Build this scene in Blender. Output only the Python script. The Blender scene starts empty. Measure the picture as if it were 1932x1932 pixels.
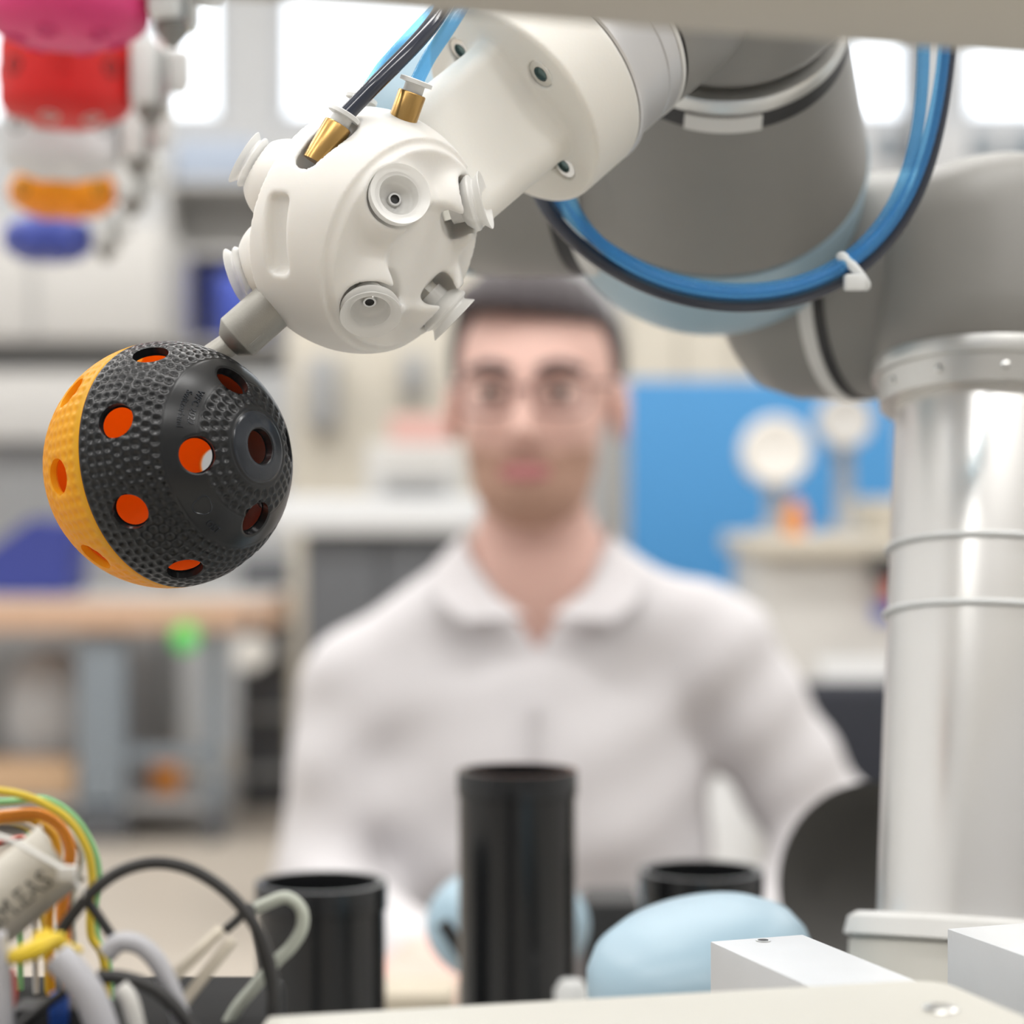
import bpy, bmesh, math, random
import numpy as np
from mathutils import Vector, Matrix

random.seed(4); np.random.seed(4)
SC = bpy.context.scene
COL = SC.collection

# ------------------------------------------------------------------ camera, world, light
F = 4000.0            # focal length in pixels of the 1932 px frame
CH = 1.10             # camera height in metres
cam_d = bpy.data.cameras.new('camera'); cam = bpy.data.objects.new('camera', cam_d); COL.objects.link(cam)
cam.location = (0, 0, CH); cam.rotation_euler = (math.pi / 2, 0, 0)
cam_d.sensor_fit = 'HORIZONTAL'; cam_d.sensor_width = 24.0; cam_d.lens = 24.0 * F / 1932.0
cam_d.clip_start = 0.02; cam_d.clip_end = 100
cam_d.dof.use_dof = True; cam_d.dof.focus_distance = 0.606
cam_d.dof.aperture_fstop = 5.0
SC.camera = cam
SC.view_settings.view_transform = 'Standard'; SC.view_settings.look = 'None'
SC.view_settings.gamma = 1.0; SC.view_settings.use_curve_mapping = False
SC.view_settings.exposure = -0.2
SC.cycles.max_bounces = 8; SC.cycles.diffuse_bounces = 4; SC.cycles.glossy_bounces = 4; SC.cycles.transmission_bounces = 6; SC.cycles.transparent_max_bounces = 12
SC.cycles.use_denoising = True
SC.cycles.sample_clamp_indirect = 6.0
SC.cycles.caustics_reflective = False; SC.cycles.caustics_refractive = False

world = bpy.data.worlds.new('overcast_sky'); SC.world = world; world.use_nodes = True
wb = world.node_tree.nodes['Background']
wb.inputs['Color'].default_value = (0.90, 0.95, 1.0, 1); wb.inputs['Strength'].default_value = 3.6


def area(name, loc, size, power, rot=(0, 0, 0), color=(1, 1, 1)):
    l = bpy.data.lights.new(name, 'AREA'); l.shape = 'RECTANGLE'; l.size, l.size_y = size
    l.energy = power; l.color = color
    o = bpy.data.objects.new(name, l); COL.objects.link(o); o.location = loc; o.rotation_euler = rot
    return o

CEIL = 4.9
LAMPS = [(x, y) for y in (-2.7, 0.4, 3.5, 6.6) for x in (-3.6, -0.2, 3.2)]  # the row behind the camera is unseen, added as front fill
LAMP_W = 62.0
for lx, ly in LAMPS:
    area('ceiling_lamp_light', (lx, ly, CEIL - 0.16), (2.6, 0.5), LAMP_W, color=(1.0, 0.985, 0.965))


# ------------------------------------------------------------------ helpers: pixels, frames
def P(px, py, d):
    return np.array([(px - 966.0) * d / F, d, CH - (py - 966.0) * d / F])


def FR(px, py):
    v = np.array([(px - 966.0) / F, 1.0, -(py - 966.0) / F]); v /= np.linalg.norm(v)
    r = np.cross(v, [0, 0, 1.0]); r /= np.linalg.norm(r); u = np.cross(r, v)
    return np.array([r, u, -v])       # rows: right, up, toward camera


def nz(v):
    v = np.asarray(v, float); return v / np.linalg.norm(v)


def basis(z, hint=(0, 0, 1)):
    z = nz(z); h = np.asarray(hint, float)
    if abs(np.dot(z, nz(h))) > 0.95: h = np.array([1.0, 0, 0]) if abs(z[0]) < .9 else np.array([0, 1.0, 0])
    x = nz(np.cross(h, z)); y = np.cross(z, x)
    return np.array([x, y, z])        # rows


# ------------------------------------------------------------------ helpers: objects
ROOT = {}


def tag(o, label=None, cat=None, group=None, kind=None):
    if label: o['label'] = label
    if cat: o['category'] = cat
    if group: o['group'] = group
    if kind: o['kind'] = kind
    return o


def thing(name, loc, label, cat, group=None):
    o = bpy.data.objects.new(name, None); COL.objects.link(o); o.location = Vector([float(c) for c in loc])
    o.empty_display_size = 0.02; ROOT[o.name] = np.array(loc, float)
    return tag(o, label, cat, group)


def struct(o):
    o['kind'] = 'structure'; return o


def make(name, V, faces, mat, parent=None, smooth=True, sharp=40, base=None):
    """V: world-space vertices; faces: list of tuples or an (n,k) int array. One mesh object."""
    V = np.asarray(V, np.float64)
    if parent is not None:
        r = parent
        while r.parent is not None: r = r.parent
        off = ROOT[r.name]
    else:
        off = np.array(base, float) if base is not None else np.array(
            [(V[:, 0].min() + V[:, 0].max()) / 2, (V[:, 1].min() + V[:, 1].max()) / 2, V[:, 2].min()])
    me = bpy.data.meshes.new(name)
    if isinstance(faces, np.ndarray):
        n, k = faces.shape
        me.vertices.add(len(V)); me.vertices.foreach_set('co', (V - off).astype(np.float32).ravel())
        me.loops.add(n * k); me.loops.foreach_set('vertex_index', faces.astype(np.int32).ravel())
        me.polygons.add(n); me.polygons.foreach_set('loop_start', np.arange(0, n * k, k, dtype=np.int32))
        me.update(calc_edges=True); me.validate()
    else:
        me.from_pydata([tuple(v) for v in (V - off)], [], [tuple(int(i) for i in f) for f in faces]); me.update()
    if smooth:
        me.shade_smooth()
        if sharp and sharp < 180: me.set_sharp_from_angle(angle=math.radians(sharp))
    if mat is not None: me.materials.append(mat)
    o = bpy.data.objects.new(name, me); COL.objects.link(o)
    if parent is not None: o.parent = parent
    else:
        o.location = Vector([float(c) for c in off]); ROOT[o.name] = off
    return o


def join(*parts):
    Vs, Fs, n = [], [], 0
    for V, Fc in parts:
        V = np.asarray(V, float)
        Vs.append(V); Fs += [tuple(int(i) + n for i in f) for f in Fc]; n += len(V)
    return np.vstack(Vs), Fs


# ---- geometry generators: return (V, faces)
def lathe(o, axis, prof, seg=48, hint=(0, 0, 1), cap0=True, cap1=True):
    """prof: list of (distance along axis, radius)."""
    B = basis(axis, hint); o = np.asarray(o, float); V = []; Fc = []
    a = np.arange(seg) * 2 * math.pi / seg
    ring = np.cos(a)[:, None] * B[0] + np.sin(a)[:, None] * B[1]
    for h, r in prof: V.append(o + B[2] * h + ring * max(r, 1e-6))
    V = np.vstack(V); m = len(prof)
    for i in range(m - 1):
        for j in range(seg):
            k = (j + 1) % seg
            Fc.append((i * seg + j, i * seg + k, (i + 1) * seg + k, (i + 1) * seg + j))
    if cap0: Fc.append(tuple(range(seg - 1, -1, -1)))
    if cap1: Fc.append(tuple((m - 1) * seg + j for j in range(seg)))
    return V, Fc


def roundcyl(o, axis, h0, h1, r, b, seg=48, n=4):
    p = [(h0, max(r - b, 0))]
    for i in range(n + 1):
        t = math.pi / 2 * i / n; p.append((h0 + b - b * math.cos(t), r - b + b * math.sin(t)))
    for i in range(n + 1):
        t = math.pi / 2 * i / n; p.append((h1 - b + b * math.sin(t), r - b + b * math.cos(t)))
    return lathe(o, axis, p, seg)


def box(c, size, bev=0.0, R=None, seg=2):
    """c: centre, size: full sizes, R: rows are the box axes."""
    bm = bmesh.new(); bmesh.ops.create_cube(bm, size=1.0)
    for v in bm.verts: v.co = Vector([v.co[i] * size[i] for i in range(3)])
    if bev > 0: bmesh.ops.bevel(bm, geom=list(bm.edges), offset=bev, segments=seg, profile=0.5, affect='EDGES')
    V = np.array([v.co[:] for v in bm.verts]); bm.verts.index_update()
    Fc = [tuple(v.index for v in f.verts) for f in bm.faces]; bm.free()
    R = np.eye(3) if R is None else np.asarray(R)
    return V @ R + np.asarray(c, float), Fc


def rotz(deg):
    a = math.radians(deg); return np.array([[math.cos(a), math.sin(a), 0], [-math.sin(a), math.cos(a), 0], [0, 0, 1]])


def spline(pts, n=10):
    p = np.asarray(pts, float); p = np.vstack([2 * p[0] - p[1], p, 2 * p[-1] - p[-2]]); out = []
    for i in range(1, len(p) - 2):
        for t in np.arange(n) / n:
            a, b, c, d = p[i - 1:i + 3]
            out.append(.5 * (2 * b + (c - a) * t + (2 * a - 5 * b + 4 * c - d) * t * t + (3 * b - a - 3 * c + d) * t ** 3))
    out.append(p[-2]); return np.array(out)


def tube(pts, r, seg=14, smooth=8, flat=None):
    p = spline(pts, smooth) if smooth else np.asarray(pts, float)
    n = len(p); r = np.full(n, r) if np.isscalar(r) else np.interp(np.linspace(0, 1, n), np.linspace(0, 1, len(r)), r)
    T = np.gradient(p, axis=0); T /= np.linalg.norm(T, axis=1)[:, None]
    x = basis(T[0])[0]; V = []; a = np.arange(seg) * 2 * math.pi / seg; Fc = []
    for i in range(n):
        x = nz(x - T[i] * np.dot(x, T[i])); y = np.cross(T[i], x)
        f = 1.0 if flat is None else flat
        V.append(p[i] + r[i] * (np.cos(a)[:, None] * x + f * np.sin(a)[:, None] * y))
    V = np.vstack(V)
    for i in range(n - 1):
        for j in range(seg):
            k = (j + 1) % seg; Fc.append((i * seg + j, i * seg + k, (i + 1) * seg + k, (i + 1) * seg + j))
    Fc.append(tuple(range(seg - 1, -1, -1))); Fc.append(tuple((n - 1) * seg + j for j in range(seg)))
    return V, Fc


def ellipsoid(c, radii, R=None, nu=32, nv=18):
    V = []; Fc = []
    for i in range(nv + 1):
        t = math.pi * i / nv
        for j in range(nu):
            a = 2 * math.pi * j / nu
            V.append((math.sin(t) * math.cos(a), math.sin(t) * math.sin(a), math.cos(t)))
    for i in range(nv):
        for j in range(nu):
            k = (j + 1) % nu; Fc.append((i * nu + j, (i + 1) * nu + j, (i + 1) * nu + k, i * nu + k))
    V = np.array(V) * np.asarray(radii); R = np.eye(3) if R is None else np.asarray(R)
    V = V @ R + np.asarray(c, float)
    bm = bmesh.new(); vs = [bm.verts.new(v) for v in V]
    for f in Fc: bm.faces.new([vs[q] for q in f])
    bmesh.ops.remove_doubles(bm, verts=bm.verts, dist=1e-7); bm.verts.index_update()
    V = np.array([v.co[:] for v in bm.verts]); Fc = [tuple(v.index for v in f.verts) for f in bm.faces]; bm.free()
    return V, Fc


def prism(poly, o, R, depth, bev=0.0):
    """poly: 2D outline in axes R[0],R[1]; extruded along R[2] by depth."""
    bm = bmesh.new(); f = bm.faces.new([bm.verts.new((x, y, 0)) for x, y in poly])
    e = bmesh.ops.extrude_face_region(bm, geom=[f]); bmesh.ops.translate(bm, verts=[v for v in e['geom'] if isinstance(v, bmesh.types.BMVert)], vec=(0, 0, depth))
    bmesh.ops.recalc_face_normals(bm, faces=bm.faces)
    if bev > 0: bmesh.ops.bevel(bm, geom=[q for q in bm.edges if q.calc_face_angle(0) > .7], offset=bev, segments=2, affect='EDGES')
    bm.verts.index_update(); V = np.array([v.co[:] for v in bm.verts]); Fc = [tuple(v.index for v in q.verts) for q in bm.faces]; bm.free()
    return V @ np.asarray(R) + np.asarray(o, float), Fc


# ---- signed distance fields meshed by surface nets
def s_sph(p, c, r): return np.linalg.norm(p - np.asarray(c, np.float32), axis=1) - r
def s_ell(p, c, r, R=None):
    q = p - np.asarray(c, np.float32)
    if R is not None: q = q @ np.asarray(R, np.float32).T
    r = np.asarray(r, np.float32); k0 = np.linalg.norm(q / r, axis=1); k1 = np.linalg.norm(q / (r * r), axis=1) + 1e-9
    return k0 * (k0 - 1) / k1
def s_cap(p, a, b, ra, rb=None):
    a = np.asarray(a, np.float32); b = np.asarray(b, np.float32); rb = ra if rb is None else rb
    d = b - a; t = np.clip((p - a) @ d / (d @ d), 0, 1)
    return np.linalg.norm(p - a - t[:, None] * d, axis=1) - (ra + (rb - ra) * t)
def s_cyl(p, c, ax, r, h0, h1, b=0.0):
    ax = nz(ax).astype(np.float32); q = p - np.asarray(c, np.float32); h = q @ ax
    rr = np.sqrt(np.maximum((q * q).sum(1) - h * h, 0)); dx = rr - r + b; dy = np.abs(h - (h0 + h1) / 2) - (h1 - h0) / 2 + b
    return np.minimum(np.maximum(dx, dy), 0) + np.sqrt(np.maximum(dx, 0) ** 2 + np.maximum(dy, 0) ** 2) - b
def s_box(p, c, R, half, b=0.0):
    q = np.abs((p - np.asarray(c, np.float32)) @ np.asarray(R, np.float32).T) - np.asarray(half, np.float32) + b
    return np.linalg.norm(np.maximum(q, 0), axis=1) + np.minimum(q.max(1), 0) - b
def smin(a, b, k):
    h = np.clip(.5 + .5 * (b - a) / k, 0, 1); return b + (a - b) * h - k * h * (1 - h)
def smax(a, b, k): return -smin(-a, -b, k)


def nets(f, lo, hi, h, newton=2):
    lo = np.asarray(lo, float); hi = np.asarray(hi, float); B = 8
    nb = np.ceil((hi - lo) / (h * B)).astype(int); n = nb * B
    bi = np.stack(np.meshgrid(*[np.arange(k) for k in nb], indexing='ij'), -1).reshape(-1, 3)
    cen = (lo + (bi * B + (B - 1) / 2) * h).astype(np.float32); fc = f(cen)
    G = np.empty(tuple(n), np.float32); act = np.abs(fc) < B * h * 1.35
    G[:] = np.repeat(np.repeat(np.repeat(fc.reshape(nb), B, 0), B, 1), B, 2)
    loc = np.stack(np.meshgrid(*[np.arange(B)] * 3, indexing='ij'), -1).reshape(-1, 3)
    ab = bi[act]
    for s in range(0, len(ab), 400):
        idx = (ab[s:s + 400, None, :] * B + loc[None]).reshape(-1, 3)
        G[idx[:, 0], idx[:, 1], idx[:, 2]] = f((lo + idx * h).astype(np.float32))
    ins = G < 0
    s = [slice(0, -1), slice(1, None)]; cnt8 = np.zeros(tuple(n - 1), np.int8)
    for i in (0, 1):
        for j in (0, 1):
            for k in (0, 1): cnt8 += ins[s[i], s[j], s[k]]
    ci = np.argwhere((cnt8 > 0) & (cnt8 < 8)); idm = np.full(tuple(n - 1), -1, np.int64); idm[ci[:, 0], ci[:, 1], ci[:, 2]] = np.arange(len(ci))
    acc = np.zeros((len(ci), 3)); num = np.zeros(len(ci))
    for ax in range(3):
        for u in (0, 1):
            for v in (0, 1):
                oa = [0, 0, 0]; oth = [q for q in range(3) if q != ax]; oa[oth[0]] = u; oa[oth[1]] = v; ob = list(oa); ob[ax] = 1
                a = ci + oa; b = ci + ob; ga = G[a[:, 0], a[:, 1], a[:, 2]]; gb = G[b[:, 0], b[:, 1], b[:, 2]]
                m = (ga < 0) != (gb < 0); t = np.where(m, ga / np.where(m, ga - gb, 1), 0)
                acc += m[:, None] * (a + t[:, None] * (b - a)); num += m
    V = lo + acc / num[:, None] * h; Q = []
    for ax in range(3):
        o1, o2 = (ax + 1) % 3, (ax + 2) % 3
        sa = [slice(None)] * 3; sb = [slice(None)] * 3; sa[ax] = slice(0, -1); sb[ax] = slice(1, None)
        A = ins[tuple(sa)]; Bn = ins[tuple(sb)]; e = np.argwhere(A != Bn)
        e = e[(e[:, o1] > 0) & (e[:, o2] > 0) & (e[:, o1] < n[o1] - 1) & (e[:, o2] < n[o2] - 1)]
        fl = A[e[:, 0], e[:, 1], e[:, 2]]; q = []
        for d1, d2 in ((1, 1), (0, 1), (0, 0), (1, 0)):
            w = e.copy(); w[:, o1] -= d1; w[:, o2] -= d2; q.append(idm[w[:, 0], w[:, 1], w[:, 2]])
        q = np.stack(q, 1); q[~fl] = q[~fl][:, ::-1]; Q.append(q)
    Q = np.vstack(Q); Q = Q[(Q >= 0).all(1)]
    for _ in range(newton):
        e = h * .25; p = V.astype(np.float32); f0 = f(p); g = np.stack([(f((V + np.eye(3)[k] * e).astype(np.float32)) - f0) / e for k in range(3)], 1)
        st = f0[:, None] * g / np.maximum((g * g).sum(1), .2)[:, None]
        ln = np.linalg.norm(st, axis=1); st *= np.minimum(1, .6 * h / np.maximum(ln, 1e-9))[:, None]; V = V - st
    return V, Q


# ------------------------------------------------------------------ materials
def mat(name, col, rough=.5, metal=0., noise=0., nscale=40., bump=0., bscale=200., sss=0., srad=.004, trans=0., spec=None, coat=0., translucent=0., tcol=None, transp=0., aniso=0.):
    m = bpy.data.materials.new(name); m.use_nodes = True; nt = m.node_tree; b = nt.nodes['Principled BSDF']; out = nt.nodes['Material Output']
    c = (*col, 1); b.inputs['Base Color'].default_value = c; b.inputs['Roughness'].default_value = rough; b.inputs['Metallic'].default_value = metal
    if spec is not None: b.inputs['Specular IOR Level'].default_value = spec
    if coat: b.inputs['Coat Weight'].default_value = coat; b.inputs['Coat Roughness'].default_value = .1
    if sss: b.inputs['Subsurface Weight'].default_value = sss; b.inputs['Subsurface Radius'].default_value = (1, .85, .7); b.inputs['Subsurface Scale'].default_value = srad
    if trans: b.inputs['Transmission Weight'].default_value = trans; b.inputs['IOR'].default_value = 1.4
    tc = nt.nodes.new('ShaderNodeTexCoord')
    nn = nt.nodes.new('ShaderNodeTexNoise'); nn.inputs['Scale'].default_value = nscale; nn.inputs['Detail'].default_value = 4
    nt.links.new(tc.outputs['Object'], nn.inputs['Vector'])
    k = max(noise, .015)
    mx = nt.nodes.new('ShaderNodeMix'); mx.data_type = 'RGBA'; mx.inputs['A'].default_value = (*[q * (1 - k) for q in col], 1); mx.inputs['B'].default_value = (*[min(1, q * (1 + k)) for q in col], 1)
    nt.links.new(nn.outputs['Fac'], mx.inputs['Factor']); nt.links.new(mx.outputs['Result'], b.inputs['Base Color'])
    if bump:
        n2 = nt.nodes.new('ShaderNodeTexNoise'); n2.inputs['Scale'].default_value = bscale; n2.inputs['Detail'].default_value = 3
        mp = nt.nodes.new('ShaderNodeMapping')
        nt.links.new(tc.outputs['Object'], mp.inputs['Vector']); nt.links.new(mp.outputs['Vector'], n2.inputs['Vector'])
        if aniso: mp.inputs['Scale'].default_value = (1, aniso, 1)
        bp = nt.nodes.new('ShaderNodeBump'); bp.inputs['Strength'].default_value = bump; bp.inputs['Distance'].default_value = .0004
        nt.links.new(n2.outputs['Fac'], bp.inputs['Height']); nt.links.new(bp.outputs['Normal'], b.inputs['Normal'])
    last = b.outputs['BSDF']
    if translucent:
        tl = nt.nodes.new('ShaderNodeBsdfTranslucent'); tl.inputs['Color'].default_value = (*(tcol or col), 1); ms = nt.nodes.new('ShaderNodeMixShader'); ms.inputs[0].default_value = translucent
        nt.links.new(last, ms.inputs[1]); nt.links.new(tl.outputs[0], ms.inputs[2]); last = ms.outputs[0]
    if transp:
        tp = nt.nodes.new('ShaderNodeBsdfTransparent'); tp.inputs['Color'].default_value = (*(tcol or (1, 1, 1)), 1); ms = nt.nodes.new('ShaderNodeMixShader'); ms.inputs[0].default_value = transp
        nt.links.new(last, ms.inputs[1]); nt.links.new(tp.outputs[0], ms.inputs[2]); last = ms.outputs[0]
    nt.links.new(last, out.inputs['Surface'])
    return m


def emit(name, col, s):
    m = bpy.data.materials.new(name); m.use_nodes = True; nt = m.node_tree; e = nt.nodes.new('ShaderNodeEmission')
    e.inputs['Color'].default_value = (*col, 1); e.inputs['Strength'].default_value = s
    nt.links.new(e.outputs[0], nt.nodes['Material Output'].inputs['Surface']); return m

M = {}
M['wall'] = mat('painted_wall', (.66, .67, .68), .8, noise=.03, nscale=3, bump=.1)
M['wall_dark'] = mat('grey_painted_wall', (.36, .36, .37), .8, noise=.03, nscale=3)
M['ceil'] = mat('ceiling_paint', (.8, .8, .79), .9, noise=.02, nscale=3)
M['floor'] = mat('floor_coating', (.46, .41, .35), .45, noise=.06, nscale=5)
M['frame'] = mat('window_frame_metal', (.6, .62, .65), .5)
M['glass'] = mat('window_glass', (.05, .05, .05), .02, transp=.94)
M['diff'] = emit('lamp_diffuser', (1, .98, .95), 6.)
M['resin'] = mat('white_resin', (.80, .785, .75), .42, noise=.035, nscale=60, sss=.35, srad=.004, bump=.06, bscale=900)
M['resin2'] = mat('adapter_resin', (.78, .765, .715), .45, noise=.03, nscale=40, sss=.3, srad=.004, bump=.08, bscale=900)


def specks(m, scale, thr, col):
    # small scuffs and print dust on the resin
    nt = m.node_tree; b = nt.nodes['Principled BSDF']; src = b.inputs['Base Color'].links[0].from_socket
    tc = nt.nodes.new('ShaderNodeTexCoord'); n = nt.nodes.new('ShaderNodeTexNoise'); n.inputs['Scale'].default_value = scale; n.inputs['Detail'].default_value = 8; n.inputs['Roughness'].default_value = .7
    rp = nt.nodes.new('ShaderNodeValToRGB'); rp.color_ramp.elements[0].position = thr; rp.color_ramp.elements[0].color = (0, 0, 0, 1); rp.color_ramp.elements[1].position = thr + .05; rp.color_ramp.elements[1].color = (.75, .75, .75, 1)
    mx = nt.nodes.new('ShaderNodeMix'); mx.data_type = 'RGBA'; mx.inputs['B'].default_value = (*col, 1)
    nt.links.new(tc.outputs['Object'], n.inputs['Vector']); nt.links.new(n.outputs['Fac'], rp.inputs['Fac']); nt.links.new(rp.outputs['Color'], mx.inputs['Factor'])
    nt.links.new(src, mx.inputs['A']); nt.links.new(mx.outputs['Result'], b.inputs['Base Color'])
specks(M['resin'], 260, .715, (.30, .27, .25)); specks(M['resin2'], 200, .74, (.36, .33, .28))
M['silicone'] = mat('clear_silicone', (.92, .92, .90), .28, transp=.38, spec=.6)
M['siltrans'] = mat('silicone_body', (.93, .91, .86), .3, transp=.5, spec=.6)
M['steel'] = mat('bright_steel', (.72, .72, .70), .22, 1.)
M['pin'] = mat('bead_blasted_steel', (.34, .33, .30), .48, .55, noise=.06, nscale=300, bump=.12, bscale=3000)
M['brass'] = mat('brass', (.50, .31, .11), .30, 1., noise=.08, nscale=120)
M['grey_pl'] = mat('grey_release_collar', (.50, .52, .53), .45)
M['white_pl'] = mat('white_plastic', (.74, .75, .74), .4)
M['hose_blue'] = mat('blue_polyurethane', (.10, .36, .74), .12, transp=.66, tcol=(.58, .87, 1.), spec=.6)
M['hose_dark'] = mat('dark_polyurethane', (.030, .036, .055), .14, noise=.1, spec=.6)
M['tie'] = mat('nylon_tie', (.82, .84, .84), .35, transp=.1)
M['ball_black'] = mat('black_ball_plastic', (.009, .010, .0115), .31, noise=.12, nscale=90, spec=.38)
M['ball_gloss'] = mat('black_gloss_plastic', (.014, .018, .025), .2, noise=.15, nscale=200)
M['ball_yellow'] = mat('yellow_ball_plastic', (.98, .62, .025), .38, noise=.04, nscale=80, translucent=.5, tcol=(1., .46, .015))
M['ball_inner_bounce'] = mat('yellow_shell_bounce_tint', (.95, .20, .008), .6, noise=.03, translucent=.5, tcol=(1., .26, .01))  # yellow plastic tinted orange: light bouncing inside is put into the colour
M['robot_grey'] = mat('robot_grey_paint', (.26, .255, .24), .42, noise=.03, nscale=120, bump=.08, bscale=1600)
M['robot_dark'] = mat('black_joint_seal', (.025, .025, .027), .5)
M['robot_alu'] = mat('anodised_aluminium', (.70, .70, .68), .34, .9, noise=.03, nscale=30)
M['robot_silver'] = mat('silver_flange', (.66, .66, .665), .4, .55, noise=.02)
M['robot_white'] = mat('white_ring', (.74, .74, .72), .4)
M['robot_blue'] = mat('pale_blue_cap', (.36, .51, .61), .38, noise=.03)
M['tube_alu'] = mat('arm_tube_aluminium', (.80, .795, .78), .28, .75, noise=.02, nscale=20)
M['beige'] = mat('beige_powder_coat', (.54, .53, .48), .45, noise=.02, nscale=30, bump=.05)
M['beam'] = mat('beige_beam_paint', (.44, .42, .37), .5, noise=.02)
M['alu'] = mat('milled_aluminium', (.76, .78, .80), .40, .5, noise=.05, nscale=50, bump=.25, bscale=500, aniso=12)
M['blackpl'] = mat('black_pipe_plastic', (.012, .013, .014), .2, noise=.15, nscale=20)
M['dish'] = mat('dish_grey_plastic', (.060, .057, .052), .5, noise=.08)
M['table'] = mat('table_laminate', (.42, .41, .39), .45, noise=.04, nscale=12)
M['darkgrey'] = mat('dark_grey_plastic', (.03, .03, .03), .6, noise=.1, spec=.3)
M['cable_black'] = mat('black_cable', (.028, .027, .027), .5)
M['cable_grey'] = mat('grey_cable', (.46, .46, .49), .45)
M['cable_beige'] = mat('beige_sleeve', (.62, .56, .46), .5)
M['cable_sage'] = mat('sage_cable', (.50, .53, .46), .45)
M['w_yellow'] = mat('yellow_wire', (.78, .56, .04), .4)
M['w_green'] = mat('green_wire', (.30, .62, .28), .4)
M['w_orange'] = mat('orange_wire', (.85, .28, .02), .4)
M['w_amber'] = mat('amber_wire', (.80, .42, .02), .4)
M['w_white'] = mat('white_wire', (.66, .65, .62), .45)
M['w_red'] = mat('red_wire', (.60, .09, .06), .4)
M['tape'] = mat('yellow_tape', (.80, .58, .04), .45)
M['paper'] = mat('label_paper', (.62, .59, .52), .6)
M['ink'] = mat('black_ink', (.06, .06, .055), .6)
M['socket'] = mat('zinc_socket', (.16, .24, .24), .35, .6)
M['led'] = mat('blue_connector', (.03, .12, .55), .35)

# ------------------------------------------------------------------ setting
X0, X1, Y0, Y1 = -6.0, 6.0, -5.0, 10.0


def sbox(name, a, b, m, parent=None, bev=0):
    a = np.array(a, float); b = np.array(b, float); V, Fc = box((a + b) / 2, np.abs(b - a), bev)
    return make(name, V, Fc, m, parent, smooth=bev > 0)

struct(sbox('floor', (X0, Y0, -.1), (X1, Y1, 0), M['floor']))
struct(sbox('ceiling', (X0, Y0, CEIL), (X1, Y1, CEIL + .1), M['ceil']))
struct(sbox('wall_left', (X0 - .15, Y0, 0), (X0, Y1, CEIL), M['wall']))
struct(sbox('wall_right', (X1, Y0, 0), (X1 + .15, Y1, CEIL), M['wall']))
struct(sbox('wall_front', (X0 - .15, Y0 - .15, 0), (X1 + .15, Y0, CEIL), M['wall_dark']))
WZ0, WZ1 = CH + (966 - 232) / F * Y1, 4.72
WINS = [(-1100, -760), (-640, -240), (-150, 175), (272, 424), (520, 842), (955, 1290), (1380, 1545), (1598, 1725), (1815, 2140), (2260, 2600), (2760, 3100)]
parts = [box((0, Y1 + .1, WZ0 / 2), (X1 - X0, .2, WZ0)), box((0, Y1 + .1, (WZ1 + CEIL) / 2), (X1 - X0, .2, CEIL - WZ1))]
xe = [X0] + [P(p, 0, Y1)[0] for w in WINS for p in w] + [X1]
for i in range(0, len(xe), 2):
    parts.append(box(((xe[i] + xe[i + 1]) / 2, Y1 + .1, (WZ0 + WZ1) / 2), (xe[i + 1] - xe[i], .2, WZ1 - WZ0)))
V, Fc = join(*parts); struct(make('wall_back', V, Fc, M['wall'], smooth=False))
for i, w in enumerate(WINS):
    a, b = P(w[0], 0, Y1)[0], P(w[1], 0, Y1)[0]
    g = struct(make('window_%d' % (i + 1), *box(((a + b) / 2, Y1 + .1, (WZ0 + WZ1) / 2), (b - a, .012, WZ1 - WZ0)), M['glass'], smooth=False))
    fr = []
    t = .05
    for zz in (WZ0 + t / 2, WZ1 - t / 2): fr.append(box(((a + b) / 2, Y1 + .08, zz), (b - a, .07, t)))
    for xx in (a + t / 2, b - t / 2): fr.append(box((xx, Y1 + .08, (WZ0 + WZ1) / 2), (t, .07, WZ1 - WZ0 - 2 * t)))
    V, Fc = join(*fr); make('window_frame', V, Fc, M['frame'], g, smooth=False)
for lx, ly in LAMPS:
    o = thing('ceiling_lamp', (lx, ly, CEIL - .12), 'long white fluorescent lamp hung under the hall ceiling', 'lamp', 'ceiling lamps')
    make('housing', *box((lx, ly, CEIL - .06), (2.8, .62, .12), .01), M['white_pl'], o)
    make('diffuser', *box((lx, ly, CEIL - .13), (2.6, .5, .02)), M['diff'], o, smooth=False)

# ------------------------------------------------------------------ floorball
BC = P(319, 877, .618); BR = .036
BF = FR(319, 877)
bn = nz(np.array([.72, .15, .677]) @ BF)
_e1 = nz(np.cross(np.array([0, 1, 0]) @ BF, bn)); _e2 = np.cross(bn, _e1)


def bdir(th, ph):
    th = np.asarray(th, float); ph = np.asarray(ph, float)
    return (np.cos(th)[..., None] * bn + (np.sin(th) * np.cos(ph))[..., None] * _e1 + (np.sin(th) * np.sin(ph))[..., None] * _e2)

HOLES = [(0., 0.)] + [(34.2, 4.5 + 90 * k) for k in range(4)] + [(71., 26.5 + 45 * k) for k in range(8)]
HOLES += [(180 - 71.5, 3 + 45 * k) for k in range(8)] + [(180 - 34.2, 20 + 90 * k) for k in range(4)] + [(180., 0.)]
HR = math.radians(8.3)
HDIR = bdir(np.radians([h[0] for h in HOLES]), np.radians([h[1] for h in HOLES]))


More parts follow.
